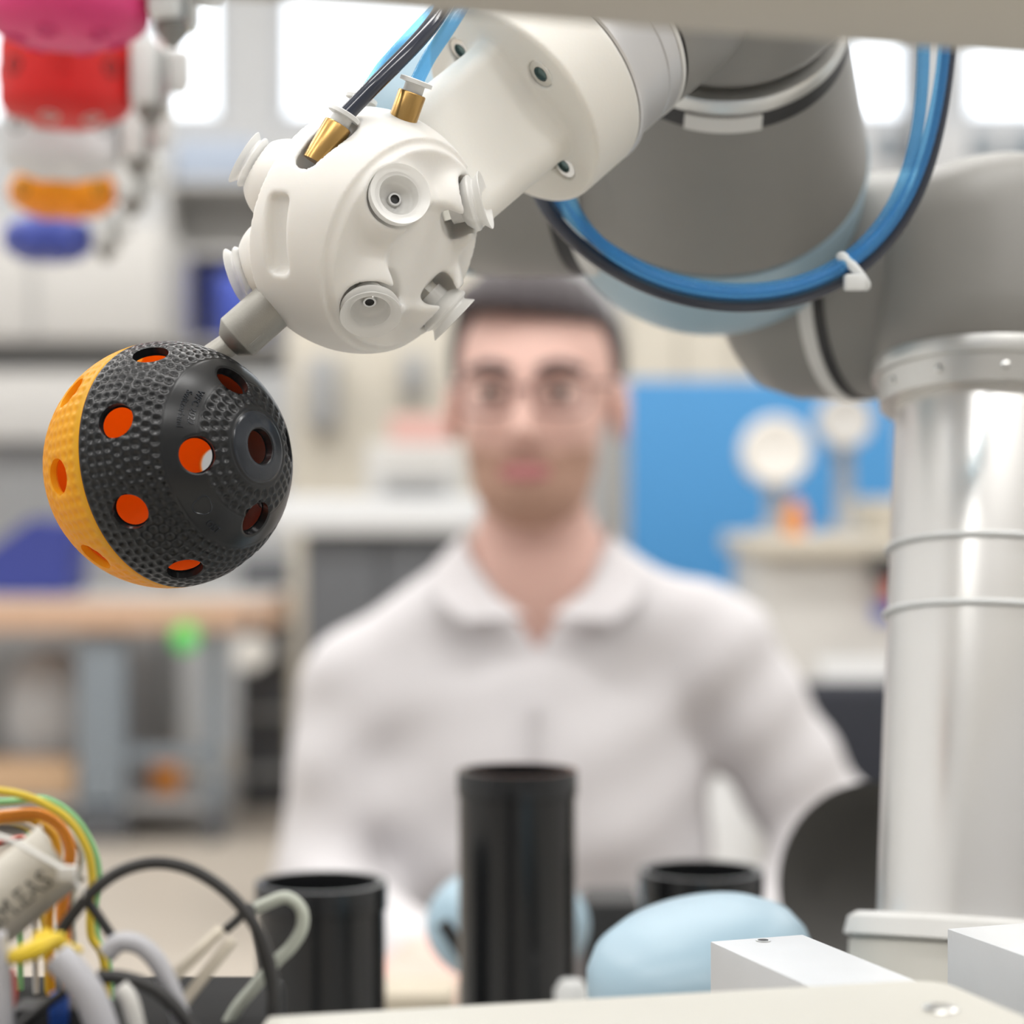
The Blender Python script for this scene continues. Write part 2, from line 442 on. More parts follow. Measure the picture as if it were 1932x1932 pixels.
def shell(th0, th1, step, radius_fn, rim_drop=0.):
    """sphere zone with the holes cut out and their edges snapped round; returns V, quads, boundary vertex ids per hole"""
    nt = int(round((th1 - th0) / step)); npz = int(round(360 / step))
    th = np.radians(np.linspace(max(th0, .001), min(th1, 179.999), nt + 1)); ph = np.arange(npz) * 2 * math.pi / npz
    T, Ph = np.meshgrid(th, ph, indexing='ij'); D = bdir(T, Ph).reshape(-1, 3)
    R = radius_fn(T.ravel(), Ph.ravel())
    i, j = np.meshgrid(np.arange(nt), np.arange(npz), indexing='ij'); k = (j + 1) % npz
    Q = np.stack([i * npz + j, (i + 1) * npz + j, (i + 1) * npz + k, i * npz + k], -1).reshape(-1, 4)
    ang = np.arccos(np.clip(D @ HDIR.T, -1, 1)); near = ang.argmin(1); am = ang.min(1)
    keep = (am[Q] > HR).any(1) & (am[Q].min(1) > HR - math.radians(step) * .75); Q = Q[keep]
    used = np.unique(Q); inside = np.zeros(len(D), bool); inside[used] = True
    # boundary edges
    E = np.vstack([Q[:, [0, 1]], Q[:, [1, 2]], Q[:, [2, 3]], Q[:, [3, 0]]]); key = np.sort(E, 1)
    _, inv, cnt = np.unique(key, axis=0, return_inverse=True, return_counts=True); BE = E[cnt[inv.ravel()] == 1]
    bmask = am[BE].max(1) < HR + math.radians(step) * 2.5
    hb = BE[bmask]; bv = np.unique(hb)
    h = HDIR[near[bv]]; d = D[bv]; tang = d - (d * h).sum(1)[:, None] * h; tang /= np.linalg.norm(tang, axis=1)[:, None]
    D[bv] = math.cos(HR) * h + math.sin(HR) * tang
    R = R - rim_drop * np.clip(1 - (am - HR) / math.radians(1.3), 0, 1) ** 2
    R[bv] = radius_fn(np.array([1.]), np.array([0.]))[0] * 0 + BR - rim_drop if rim_drop else R[bv]
    return D, R, Q, hb, near


def dimples(rows, r_ang, depth, zones):
    """rows of hex-packed dimples by latitude"""
    lst = []
    for (a, b) in zones:
        n = max(1, int(round((b - a) / rows)))
        for i in range(n):
            t = math.radians(a + (i + .5) * (b - a) / n); m = int(round(2 * math.pi * math.sin(t) / math.radians(rows * 1.12)))
            lst.append((t, m, (i % 2) * math.pi / m))
    def fn(T, Ph):
        dep = np.zeros_like(T)
        for t, m, off in lst:
            w = np.abs(T - t) < r_ang * 1.05
            if not w.any(): continue
            st = 2 * math.pi / m; dp = (Ph[w] - off + st / 2) % st - st / 2
            q = np.sqrt((T[w] - t) ** 2 + (dp * math.sin(t)) ** 2) / r_ang
            dep[w] = np.maximum(dep[w], np.where(q < 1, np.cos(np.minimum(q, 1) * math.pi / 2) ** 1.3, 0))
        return dep * depth
    return fn

ballo = thing('floorball', BC - [0, 0, BR], 'black and yellow perforated floorball held by the grey peg', 'ball')
D1 = dimples(4.5, math.radians(2.3), .00062, [(19.4, 32.9), (50.0, 88.9)])


def r_black(T, Ph):
    r = BR - D1(T, Ph)
    g = np.degrees(T)
    for a, dp, w in ((17.6, .00016, .45), (33.4, .00010, .5), (49.3, .00010, .5)):
        r = r - dp * np.exp(-((g - a) / w) ** 2)
    return r - np.where((g > 33.4) & (g < 49.3), .00009, 0) - .0002 * np.exp(-((g - 90) / .5) ** 2)

D2 = dimples(4.7, math.radians(2.4), .0004, [(92.5, 160)])


def ball_half(name, th0, th1, step, fn, mo, mi, wall):
    D, R, Q, hb, near = shell(th0, th1, step, fn, rim_drop=.0004)
    V = BC + D * R[:, None]
    n0 = len(V); bv = np.unique(hb); mp = {int(b): n0 + i for i, b in enumerate(bv)}
    # wall of the holes, straight toward the inside along the hole axis
    hd = HDIR[near[bv]]
    W = BC + D[bv] * (R[bv])[:, None] - hd * wall
    mp2 = np.array([mp[int(q)] for q in hb.ravel()]).reshape(-1, 2)
    Q2 = np.stack([hb[:, 1], hb[:, 0], mp2[:, 0], mp2[:, 1]], 1)
    o = make(name, np.vstack([V, W]), np.vstack([Q[:, ::-1], Q2[:, ::-1]]), mo, ballo, sharp=50)
    Di, Ri, Qi, _, _ = shell(th0, th1, 1.5, lambda T, P_: np.full_like(T, BR - wall))
    make('inner_wall', BC + Di * (BR - wall - .00005), Qi, mi, o, sharp=180)
    return o

half_b = ball_half('black_half', 0, 90, .5, r_black, M['ball_black'], M['ball_black'], .0026)
half_b['label'] = 'black dimpled half of the ball'
half_y = ball_half('yellow_half', 90, 180, .6, lambda T, P_: BR - D2(T, P_) - .00015 * np.exp(-((np.degrees(T) - 90) / .5) ** 2), M['ball_yellow'], M['ball_inner_bounce'], .0022)
half_y['label'] = 'yellow dimpled half of the ball'
# smooth disc round the pole hole
a = np.radians(np.linspace(8.8, 17.0, 10)); ph = np.arange(96) * 2 * math.pi / 96
T, Ph = np.meshgrid(a, ph, indexing='ij')
rr = BR + .00012 - .0002 * np.clip((T - math.radians(16.4)) / math.radians(.6), 0, 1) - .0002 * np.clip((math.radians(9.6) - T) / math.radians(.8), 0, 1)
V = BC + (bdir(T, Ph) * rr[..., None]).reshape(-1, 3)
Q = np.array([(i * 96 + j, (i + 1) * 96 + j, (i + 1) * 96 + (j + 1) % 96, i * 96 + (j + 1) % 96) for i in range(9) for j in range(96)])
make('pole_disc', V, Q, M['ball_gloss'], half_b, sharp=180)


def text_geo(s, size=1.0):
    cu = bpy.data.curves.new('lettering_curve', 'FONT'); cu.body = s; cu.size = size; cu.align_x = 'CENTER'; cu.resolution_u = 3; cu.extrude = .06 * size
    o = bpy.data.objects.new('lettering_tmp', cu); COL.objects.link(o)
    dg = bpy.context.evaluated_depsgraph_get(); me = bpy.data.meshes.new_from_object(o.evaluated_get(dg))
    V = np.array([v.co[:] for v in me.vertices]); Fc = [tuple(p.vertices) for p in me.polygons]
    bpy.data.objects.remove(o); bpy.data.curves.remove(cu); bpy.data.meshes.remove(me)
    return V, Fc


def ball_text(s, th, ph, size_deg, stretch=1.0):
    V, Fc = text_geo(s); k = math.radians(size_deg)
    t = math.radians(th) - V[:, 1] * k; p = math.radians(ph) + V[:, 0] * k * stretch / math.sin(math.radians(th))
    r = BR - .00012 + V[:, 2] * .0045
    make('lettering', BC + bdir(t, p) * r[:, None], Fc, M['ball_gloss'], half_b, smooth=False)

ball_text('WFC 2022', 38.6, 146, 4.3)
ball_text('Switzerland', 43.2, 150, 4.3)
ball_text('OST', 45.5, 239, 4.6)
pts = []
for i in range(41):
    q = 2 * math.pi * i / 40; rr = math.radians(4.3) * (1 + .10 * math.cos(3 * q + .6))
    pts.append(BC + bdir(math.radians(40.8) + rr * math.sin(q), math.radians(221.5) + rr * math.cos(q) / math.sin(math.radians(41))) * (BR - .00005))
make('ring_emblem', *tube(pts, .00018, 6, 0), M['ball_gloss'], half_b)

# ------------------------------------------------------------------ white suction gripper
GX, GY, GD = 686, 436, .628
GC = P(GX, GY, GD); GK = GD / F; GF = FR(GX, GY)


def G(v): return GC + (np.asarray(v, float) * GK) @ GF       # local px (x,u,t) -> world
def Gd(v): return np.asarray(v, float) @ GF

ga = nz([.70, -.28, .66]); gv = nz(np.array([.22, .93, .15]) - ga * np.dot([.22, .93, .15], ga)); gu = nz(np.cross(gv, ga))
if gu[0] < 0: gu = -gu
al = math.radians(44)
FC = [nz(ga * math.cos(al) + (sx * gu + sy * gv) / math.sqrt(2) * math.sin(al)) for sx, sy in ((-1, 1), (-1, -1), (1, 1), (1, -1))]
RC = [nz([-.86, .52, -.10]), nz([-.93, -.33, -.17]), nz([-.42, .34, -.84]), nz([-.52, -.42, -.74])]
fn_n = nz([-.675, -.56, .476])                 # outward normal of the robot's tool flange
DISC = -fn_n * 430                             # disc centre in gripper px space
fl_p = nz(np.array([57, -169, -118.])); fl_q = nz(np.array([-147, 53, -146.]))
F1A, F1D = np.array([-86, 122, 142.]), nz([.50, .85, -.10])
PIN_D = nz([-.77, -.575, .20])


def head_sdf(p):
    h = p @ ga.astype(np.float32)
    band = np.maximum(s_sph(p, (0, 0, 0), 231), np.abs(h - 12) - 90)           # middle band
    d = s_sph(p, (0, 0, 0), 176)
    lob = None
    for c in FC:
        l = s_cap(p, c * 60, c * 146, 84); lob = l if lob is None else smin(lob, l, 24)
    front = smin(smin(d, lob, 30), np.maximum(s_sph(p, (0, 0, 0), 223), np.abs(h - 60) - 58), 26)
    lob = None
    for c in RC:
        l = s_cap(p, c * 60, c * 166, 85); lob = l if lob is None else smin(lob, l, 18)
    d = smin(smin(front, lob, 22), band, 7)
    # pockets for the cups and the open centre of the face
    for c in FC:
        d = smax(d, -s_cyl(p, c * 150, c, 55, 6, 200, 8), 10)
    d = smax(d, -s_cyl(p, ga * 152, ga, 96, 0, 160, 16), 16)
    for c in RC[:2]:
        d = smax(d, -s_cyl(p, c * 190, c, 48, 14, 140, 6), 6)
    # slot in the side of the band
    sl = nz([-.70, -.03, .71]); R = basis(sl, (.06, 1, 0)); d = smax(d, -s_box(p, sl * 226, R, (26, 72, 24), 16), 10)
    # wedge cut in front of the first fitting, pockets for the others
    d = smax(d, -s_cap(p, F1A + F1D * -6, F1A + F1D * 140, 33), 5)
    return d

V, Q = nets(head_sdf, (-275, -260, -270), (275, 275, 270), 4.2)
grip = thing('suction_gripper', G(DISC) - [0, 0, .04], 'white resin suction gripper head with bracket bolted to the robot flange', 'gripper')
head = make('gripper_head', GC + (V * GK) @ GF, Q, M['resin'], grip, sharp=180)


def adapter_sdf(p):
    d = s_cyl(p, DISC, fn_n, 219, -138, 0, 10)
    R = np.array([fl_p * 0, fl_p * 0, fn_n]); w = nz(np.array([.64, -.77, 0]) - fn_n * np.dot([.64, -.77, 0], fn_n)); o = np.cross(fn_n, w)
    R = np.array([w, o, fn_n])
    nk = s_box(p, DISC + fn_n * 150, R, (138, 108, 165), 44)
    d = smin(d, nk, 34)
    # relief under the lower screw
    d = smax(d, -s_cyl(p, DISC + fn_n * 60, fn_n, 0.1, 0, 1), 1)
    for s in SCREWS: d = smax(d, -s_cyl(p, s, fn_n, 29, -9, 60, 2), 3)
    return smax(d, -s_sph(p, (0, 0, 0), 205), 3)

SCREWS = [DISC + (sx * fl_p + sy * fl_q) * 107 for sx, sy in ((-1, -1), (1, -1), (-1, 1), (1, 1))]
V, Q = nets(adapter_sdf, (-120, -140, -480), (640, 640, 200), 5.0)
adp = make('bracket', GC + (V * GK) @ GF, Q, M['resin2'], grip, sharp=180)
for s in SCREWS:
    o_ = G(s); ax = Gd(fn_n); k = GK
    sc_ = make('screw', *lathe(o_, ax, [(-9 * k, 28 * k), (-3.5 * k, 28.5 * k), (-2.5 * k, 26.5 * k), (-2.5 * k, 16 * k), (-9 * k, 15.5 * k), (-9 * k, 1 * k)], 6 * 6), M['steel'], adp)
    make('hex_socket', *lathe(o_, ax, [(-8.8 * k, 15.6 * k), (-2.3 * k, 15.6 * k), (-2.2 * k, 15 * k), (-8 * k, 14 * k)], 6), M['socket'], sc_, smooth=False)


def cup(c, base=160, lip=238, R=56, par=None, nut=True):
    k = GK; o_ = G(c * base); ax = Gd(c); L = lip - base
    root = make('suction_cup', *lathe(o_, ax, [(q * k, r * k) for q, r in (
        (L * .22, 17), (L * .22, 29), (L * .46, 30), (L * .50, 38), (L * .66, R * .93), (L * .72, R * .97), (L * .76, R * .94), (L * .80, R * .80), (L * .84, R * .80), (L * .98, R), (L, R), (L * .99, R * .97), (L * .90, R * .80), (L * .87, R * .70), (L * .87, R * .66), (L * .82, R * .63), (L * .62, R * .60), (L * .52, R * .50), (L * .44, 11))], 56, cap0=False, cap1=False), M['silicone'], par)
    if nut:
        make('hex_nut', *lathe(o_, ax, [(-14 * k, 22 * k), (-14 * k, 25 * k), (L * .22 * k, 25 * k), (L * .22 * k, 12 * k)], 6), M['steel'], root, smooth=False)
        make('suction_nozzle', *lathe(o_, ax, [(L * .2 * k, 13 * k), (L * .50 * k, 13 * k), (L * .54 * k, 12 * k), (L * .54 * k, 8.5 * k), (L * .45 * k, 8.5 * k)], 28, cap0=False), M['steel'], root)
        make('nozzle_shade_disc', *lathe(o_, ax, [(L * .46 * k, 8.4 * k), (L * .465 * k, 8.4 * k)], 24), M['robot_dark'], root)  # black disc; the shade down the bore is put in as colour
    return root
for c in FC[:2]: cup(c, 158, 232, 56, grip)
cup(FC[2], 152, 240, 55, grip); cup(FC[3], 150, 240, 54, grip)
for c in RC: cup(c, 196, 264, 54, grip)

# grey peg that plugs into the ball
pk = GK; PIN_D = nz([-.75, -.66, 0.0]); p0 = G((-151, -124, 28)); pax = Gd(PIN_D)
pin = make('peg', *lathe(p0, pax, [(-60 * pk, 46 * pk), (112 * pk, 46 * pk), (115 * pk, 45.5 * pk), (136 * pk, 27 * pk), (136.5 * pk, 24 * pk)], 64, cap1=False), M['pin'], grip)
end = p0 + pax * 134 * pk
tgt = P(402, 670, .6235)
make('peg_tip', *lathe(end, tgt - end, [(-6 * pk, 23 * pk), (np.linalg.norm(tgt - end) + 8 * pk, 23 * pk)], 40), M['pin'], pin)
fn3 = Gd(nz([.50, -.568, .65])); fn3 = nz(fn3 - pax * np.dot(fn3, pax))
make('flat_facet', *box(p0 + pax * 88 * pk + fn3 * 43.6 * pk, (26 * pk, 34 * pk, 4 * pk), .4 * pk, np.array([np.cross(fn3, pax), pax, fn3])), M['pin'], pin, smooth=False)


def fitting(o_, ax, k, depth=-40):
    f = make('push_fitting', *lathe(o_, ax, [(depth * k, 26 * k), (52 * k, 26.5 * k), (54 * k, 25 * k), (54 * k, 15 * k)], 48), M['brass'], grip)
    f['label'] = 'brass push-in fitting'
    make('release_collar', *lathe(o_, ax, [(54 * k, 19 * k), (70 * k, 19 * k), (71 * k, 31 * k), (78 * k, 31 * k), (79.5 * k, 29 * k), (79.5 * k, 15 * k), (60 * k, 14 * k)], 48, cap1=False), M['white_pl'], f)
    return o_ + np.asarray(ax) * 66 * k
k = GK
H1 = fitting(G(F1A + F1D * 26), Gd(F1D), k, -26)
F2A, F2D = np.array([72, 203, 58.]), nz([.33, .94, .05]); H2 = fitting(G(F2A), Gd(F2D), k, -30)
F3A, F3D = np.array([-27, 178, -60.]), nz([.30, .93, -.1]); H3 = fitting(G(F3A), Gd(F3D), k)

# ------------------------------------------------------------------ robot arm
TT = .72                                       # top of the work table
robot = thing('robot_arm', (.17, .74, TT), 'grey six-axis robot arm with pale blue joint caps and aluminium tubes', 'robot arm')


def rpart(name, g, m, sharp=35, parent=None): return make(name, *g, m, parent or robot, sharp=sharp)
k = GK; fo = G(DISC - fn_n * 138); fx = Gd(-fn_n)
rpart('tool_flange', lathe(fo, fx, [(0, 200 * k), (0, 217 * k), (4 * k, 220 * k), (14 * k, 220 * k), (17 * k, 216 * k), (19 * k, 207 * k), (104 * k, 206 * k), (106 * k, 203 * k), (109 * k, 203 * k), (111 * k, 206 * k), (148 * k, 206 * k), (152 * k, 200 * k)], 96), M['robot_silver'], 30)
rpart('flange_ring', lathe(fo, fx, [(148 * k, 190 * k), (148 * k, 208 * k), (158 * k, 208 * k), (158 * k, 190 * k)], 96), M['robot_white'], 30)
rpart('joint_seal', lathe(fo, fx, [(158 * k, 190 * k), (158 * k, 202 * k), (176 * k, 202 * k), (176 * k, 190 * k)], 96), M['robot_dark'], 30)
W1 = P(1366, 30, .742); W2 = P(1346, 283, .806); A = nz(W1 - W2); LW = np.linalg.norm(W1 - W2)
rpart('wrist_upper_housing', roundcyl(W1, A, .004, .10, .0425, .012, 72), M['robot_grey'])
rpart('wrist_upper_housing', lathe(fo, fx, [(170 * k, 205 * k), (330 * k, 210 * k), (480 * k, 190 * k), (520 * k, 120 * k)], 72), M['robot_grey'], 60)
rpart('joint_ring', lathe(W1, -A, [(-.006, .040), (-.006, .0436), (-.0045, .0442), (.0008, .0442), (.0008, .040)], 96), M['robot_alu'], 30)
rpart('joint_seal', lathe(W1, -A, [(.0008, .040), (.0008, .0441), (.0085, .0446), (.0085, .040)], 96), M['robot_dark'], 30)
# white marker block on the seal
B3 = basis(-A, (0, 0, 1)); mk = []
dirs = []
ctr = math.atan2(np.dot(P(1370, 240, .70) - W1, B3[1]), np.dot(P(1370, 240, .70) - W1, B3[0]))
nV = []; nF = []
for i in range(13):
    q = ctr + math.radians(-17 + 34 * i / 12)
    dvec = math.cos(q) * B3[0] + math.sin(q) * B3[1]
    for hh, rr in ((.0012, .0430), (.0012, .0453), (.0082, .0457), (.0082, .0430)): nV.append(W1 + B3[2] * hh + dvec * rr)
for i in range(12):
    for j in range(4): nF.append((i * 4 + j, i * 4 + (j + 1) % 4, (i + 1) * 4 + (j + 1) % 4, (i + 1) * 4 + j))
nF += [(3, 2, 1, 0), (48, 49, 50, 51)]
rpart('position_mark', (np.array(nV), nF), M['robot_white'], 40)
rpart('wrist_housing', lathe(W1, -A, [(.0085, .040), (.0085, .0442), (LW * .35, .0478), (LW * .7, .0535), (LW * .9, .0572), (LW, .0586), (LW + .001, .056)], 96), M['robot_grey'], 60)
rpart('joint_cap', lathe(W1, -A, [(LW + .0012, .056), (LW + .0012, .0592), (LW + .030, .0592), (LW + .040, .0572), (LW + .047, .053), (LW + .051, .045), (LW + .0515, .01)], 96), M['robot_blue'], 60)
# wrist body running left, with its seam ring and the far joint cap
q0, q1, q2 = P(1360, 285, .80), P(1150, 285, .815), P(905, 300, .835)
ax = nz(q1 - q0); l1 = np.linalg.norm(q1 - q0); l2 = np.linalg.norm(q2 - q0)
rpart('wrist_cross_housing', lathe(q0, ax, [(0, .047), (l1 - .002, .0475), (l1 - .001, .046)], 72), M['robot_grey'], 60)
rpart('joint_ring', lathe(q0, ax, [(l1 - .002, .044), (l1 - .002, .0485), (l1 + .004, .0487), (l1 + .004, .044)], 72), M['robot_white'], 30)
rpart('joint_seal', lathe(q0, ax, [(l1 + .004, .044), (l1 + .004, .0475), (l1 + .011, .0475), (l1 + .011, .044)], 72), M['robot_dark'], 30)
rpart('wrist_rear_housing', lathe(q0, ax, [(l1 + .011, .044), (l1 + .011, .0478), (l1 + .03, .0490), (l2 - .004, .0490), (l2, .047)], 72), M['robot_grey'], 60)
rpart('joint_cap', lathe(q0, ax, [(l2, .046), (l2, .0484), (l2 + .018, .0478), (l2 + .030, .043), (l2 + .036, .033), (l2 + .038, .01)], 72), M['robot_blue'], 60)
# forearm tube to the elbow
f0, f1 = P(1010, 340, .915), P(1560, 556, .96); fa = nz(f1 - f0); fl = np.linalg.norm(f1 - f0)
rpart('forearm_tube', lathe(f0, fa, [(-.02, .026), (0, .030), (fl * .70, .030), (fl * .72, .034), (fl * .82, .034), (fl * .84, .028)], 64), M['tube_alu'], 60)
# elbow
C0 = P(1893, 712, .80); C1 = P(1866, 1762, .76); ca = nz(C1 - C0); cl = np.linalg.norm(C1 - C0)
rpart('elbow_housing', lathe(C0, -ca, [(0, .046), (.002, .0485), (.02, .0485), (.050, .0485), (.064, .0455), (.074, .038), (.080, .026), (.082, .006)], 72), M['robot_grey'], 60)
e0, e1 = P(1985, 530, .81), P(1610, 540, .855); ea = nz(e1 - e0); el = np.linalg.norm(e1 - e0)
rpart('elbow_housing', lathe(e0, ea, [(0, .040), (.01, .045), (el - .003, .0452), (el - .002, .043)], 72), M['robot_grey'], 60)
rpart('joint_ring', lathe(e0, ea, [(el - .003, .042), (el - .003, .0462), (el + .003, .0464), (el + .003, .042)], 72), M['robot_white'], 30)
rpart('joint_seal', lathe(e0, ea, [(el - .0075, .042), (el - .0075, .0458), (el - .003, .0458), (el - .003, .042)], 72), M['robot_dark'], 30)
rpart('forearm_housing', lathe(e0, ea, [(el + .003, .044), (el + .003, .0455), (el + .022, .0455), (el + .036, .0415), (el + .044, .033), (el + .048, .018), (el + .049, .004)], 72), M['robot_grey'], 60)
rpart('joint_cap', lathe(e0, -ea, [(.0, .046), (.020, .0475), (.034, .0455), (.042, .038), (.045, .02), (.046, .004)], 72), M['robot_blue'], 60)
# upright upper-arm tube
rpart('upper_arm_tube', lathe(C0, ca, [(.004, .0395), (.006, .0400), (cl - .004, .0400), (cl - .002, .038)], 96), M['tube_alu'], 40)
fl_o = rpart('tube_flange', lathe(C0, ca, [(-.003, .045), (-.003, .0488), (.001, .0492), (.003, .0488), (.0035, .047), (.013, .0455), (.0135, .041)], 96), M['robot_alu'], 40)
for i in range(12):
    a = 2 * math.pi * i / 12 + .2; Bc = basis(ca); dv = math.cos(a) * Bc[0] + math.sin(a) * Bc[1]
    rpart('flange_screw', lathe(C0 + ca * .008 + dv * .0440, dv, [(0, .0016), (.0028, .0016), (.0030, .0010)], 12), M['steel'], 30, fl_o)
for py in (1058, 1182):
    t = (py - 712) / (1762 - 712); c = C0 + (C1 - C0) * t
    nV = [c + .0408 * (math.cos(a) * basis(ca)[0] + math.sin(a) * basis(ca)[1]) for a in np.linspace(0, 2 * math.pi, 65)]
    rpart('cable_tie_band', tube(nV, .0011, 8, 0), M['tie'], 60)
rpart('shoulder_flange', lathe(C1, ca, [(-.005, .040), (-.005, .047), (-.003, .0502), (.003, .0515), (.004, .049)], 96), M['robot_white'], 40)
S1 = C1 + ca * .004
rpart('shoulder_housing', lathe(S1, ca, [(0, .048), (.001, .0495), (.05, .0495), (.075, .046), (.088, .034), (.09, .01)], 72), M['beige'], 60)
s0, s1 = P(1850, 2090, .765), P(1400, 2070, .765); sa = nz(s1 - s0); sl = np.linalg.norm(s1 - s0)
rpart('shoulder_housing', lathe(s0, sa, [(0, .040), (.01, .046), (sl * .7, .046), (sl * .72, .042)], 64), M['robot_grey'], 60)
cc = P(1318, 1815, .755)
rpart('joint_cap', lathe(cc, nz([-.20, -.16, .97]), [(-.05, .036), (-.022, .0405), (-.004, .0412), (.004, .0398), (.010, .0362), (.0145, .029), (.0168, .018), (.0175, .004)], 80), M['robot_blue'], 180)
rpart('base_column', lathe((.17, .765, TT), (0, 0, 1), [(0, .075), (.012, .075), (.014, .058), (.05, .056), (.10, .052)], 72), M['robot_grey'], 40)

# ------------------------------------------------------------------ air hoses and tie
hr = .0021


HOSES = []


def hose(start_pts, loop, m, label, r=hr):
    p = spline(list(start_pts) + list(loop), 60)
    L_ = np.concatenate([[0], np.cumsum(np.linalg.norm(np.diff(p, axis=0), axis=1))]); t = np.arange(0, L_[-1], .0013)
    p = np.stack([np.interp(t, L_, p[:, k]) for k in range(3)], 1)
    for _ in range(150): p[1:-1] = p[1:-1] * .5 + (p[:-2] + p[2:]) * .25
    HOSES.append((p, r, m, label))


def build_hoses():
    # hoses lie against each other but never pass through one another
    for it in range(260):
        for a in range(len(HOSES)):
            for b in range(a + 1, len(HOSES)):
                pa_, ra_ = HOSES[a][:2]; pb_, rb_ = HOSES[b][:2]; need = ra_ + rb_ + .0006
                for x, y in ((pa_, pb_), (pb_, pa_)):
                    dv = x[:, None] - y[None]; dd = np.linalg.norm(dv, axis=2); k_ = dd.argmin(1); dm = dd[np.arange(len(x)), k_]
                    dirn = dv[np.arange(len(x)), k_] / np.maximum(dm, 1e-6)[:, None]
                    push = np.clip(need - dm, 0, None) * .5; push[:14] = 0; x += dirn * push[:, None]
        if it < 230:
            for q in HOSES:
                p = q[0]; p[12:-1] = p[12:-1] * .7 + (p[11:-2] + p[13:]) * .15
    for p, r, m, label in HOSES:
        V, Fc = tube(p, r, 20, 0)
        tag(make('air_hose', V, Fc, m, sharp=180), label, 'hose', 'pneumatic hoses of the gripper')


def loop(dx, dy, dd, top):
    px = [(1036, 352), (1052, 388), (1100, 446), (1195, 510), (1300, 546), (1400, 556), (1500, 547), (1606, 503)]
    o = [P(x + dx * max(0, 1 - i / 3), y + dy, .712 - .016 * min(1, i / 5) + dd) for i, (x, y) in enumerate(px)]
    return o + [P(x, y, .694 + dd) for x, y in top]
back = lambda j: [P(905 + 26 * j, -110, .66), P(975 + 26 * j, -170, .71), P(1010 + 25 * j, 0, .742), P(1014 + 24 * j, 200, .742)]
hose([H3, P(690, 170, .636), P(708, 135, .634), P(745, 88, .632), P(800, 40, .632), P(850, 0, .64)] + back(0), loop(0, -2, 0, [(1680, 420), (1722, 315), (1742, 200), (1744, 90), (1742, -40)]), M['hose_blue'], 'clear blue air hose rising from the rearmost brass fitting')
hose([H2, P(789, 140, .620), P(806, 104, .620), P(836, 60, .622), P(872, 18, .63)] + back(1), loop(22, 6, -.0046, [(1692, 428), (1742, 318), (1772, 200), (1786, 90), (1790, -40)]), M['hose_blue'], 'clear blue air hose rising from the brass fitting next to the white bracket')
hose([H1, P(672, 200, .606), P(706, 160, .606), P(770, 95, .612), P(842, 28, .622)] + back(-1), loop(-24, 27, -.001, [(1702, 436), (1752, 325), (1778, 215), (1792, 90), (1800, -40)]), M['hose_dark'], 'dark air hose rising from the front brass fitting of the gripper', .0024)
build_hoses()
tie = thing('cable_tie', P(1610, 545, .69), 'white nylon cable tie round the looping air hoses', 'cable tie')
tc_ = P(1610, 512, .694); td = nz(P(1680, 428, .694) - P(1540, 545, .694)); tb = basis(td, (0, 1, 0))
nV = [tc_ + math.cos(a) * tb[0] * .0062 + math.sin(a) * tb[1] * .0048 for a in np.linspace(0, 2 * math.pi, 33)]
if abs(tb[0][1]) > .7: nV = [tc_ + math.cos(a) * tb[0] * .0048 + math.sin(a) * tb[1] * .0066 for a in np.linspace(0, 2 * math.pi, 33)]
make('strap', *tube(nV, .0017, 10, 0), M['tie'], tie)
make('locking_head', *box(P(1612, 533, .686), (.0066, .0050, .0052), .0008, rotz(0)), M['tie'], tie)

# ------------------------------------------------------------------ overhead beam and mounting fixture
bz = CH + 0.0925
bm_t = thing('overhead_beam', (.40, .52, TT), 'beige painted beam crossing above the gripper, carried by a side post', 'beam')
L = P(520, 10, 0.385); Rr = P(1932, 118, .385 * 966 / 866.)
be = nz(np.array([Rr[0] - L[0], Rr[1] - L[1], 0])); bx_ = np.cross([0, 0, 1], be)
pa = np.array([L[0], L[1], L[2]]) - be * .22; ln = .22 + .19 + .30
c_ = pa + be * ln / 2 - bx_ * .028 + np.array([0, 0, .024])
make('beam_tube', *box(c_, (ln, .056, .048), .003, np.array([be, bx_, [0, 0, 1]])), M['beam'], bm_t)
pe = pa + be * (ln - .03) - bx_ * .028
make('post', *box((pe[0], pe[1], (TT + L[2]) / 2), (.05, .05, L[2] - TT), .003, np.array([be, bx_, [0, 0, 1]])), M['beam'], bm_t)
make('foot_plate', *box((pe[0], pe[1], TT + .005), (.10, .10, .010), .002), M['beam'], bm_t)
bm_t.location = Vector((pe[0], pe[1], TT))
for ch in bm_t.children: ch.location = Vector((.40 - pe[0], .52 - pe[1], 0))

PZ = .986
fx_t = thing('mounting_fixture', (.10, .50, TT), 'beige plate with rounded corner screwed on milled aluminium bars', 'fixture')


def onz(px, py, z):
    d = (CH - z) * F / (py - 966.0); return P(px, py, d)
cor = [onz(505, 1917, PZ), onz(1740, 1848, PZ), onz(1932, 1926, PZ)]
c0, c1, c2 = [c[:2] for c in cor]; e01 = (c1 - c0) / np.linalg.norm(c1 - c0); e12 = (c2 - c1) / np.linalg.norm(c2 - c1)
poly = [c0 - np.array([0.004, .13]), c0 + e01 * 0.0]
cc1 = c1 + e01 * .004; rad = .009
for i in range(9):
    t = i / 8.; a_ = cc1 - e01 * rad; b_ = cc1; c__ = cc1 + e12 * rad
    poly.append((1 - t) ** 2 * a_ + 2 * t * (1 - t) * b_ + t * t * c__)
poly.append(c1 + e12 * .13)
bm = bmesh.new(); fc = bm.faces.new([bm.verts.new((p[0], p[1], PZ - .006)) for p in poly])
if fc.normal.z < 0: fc.normal_flip()
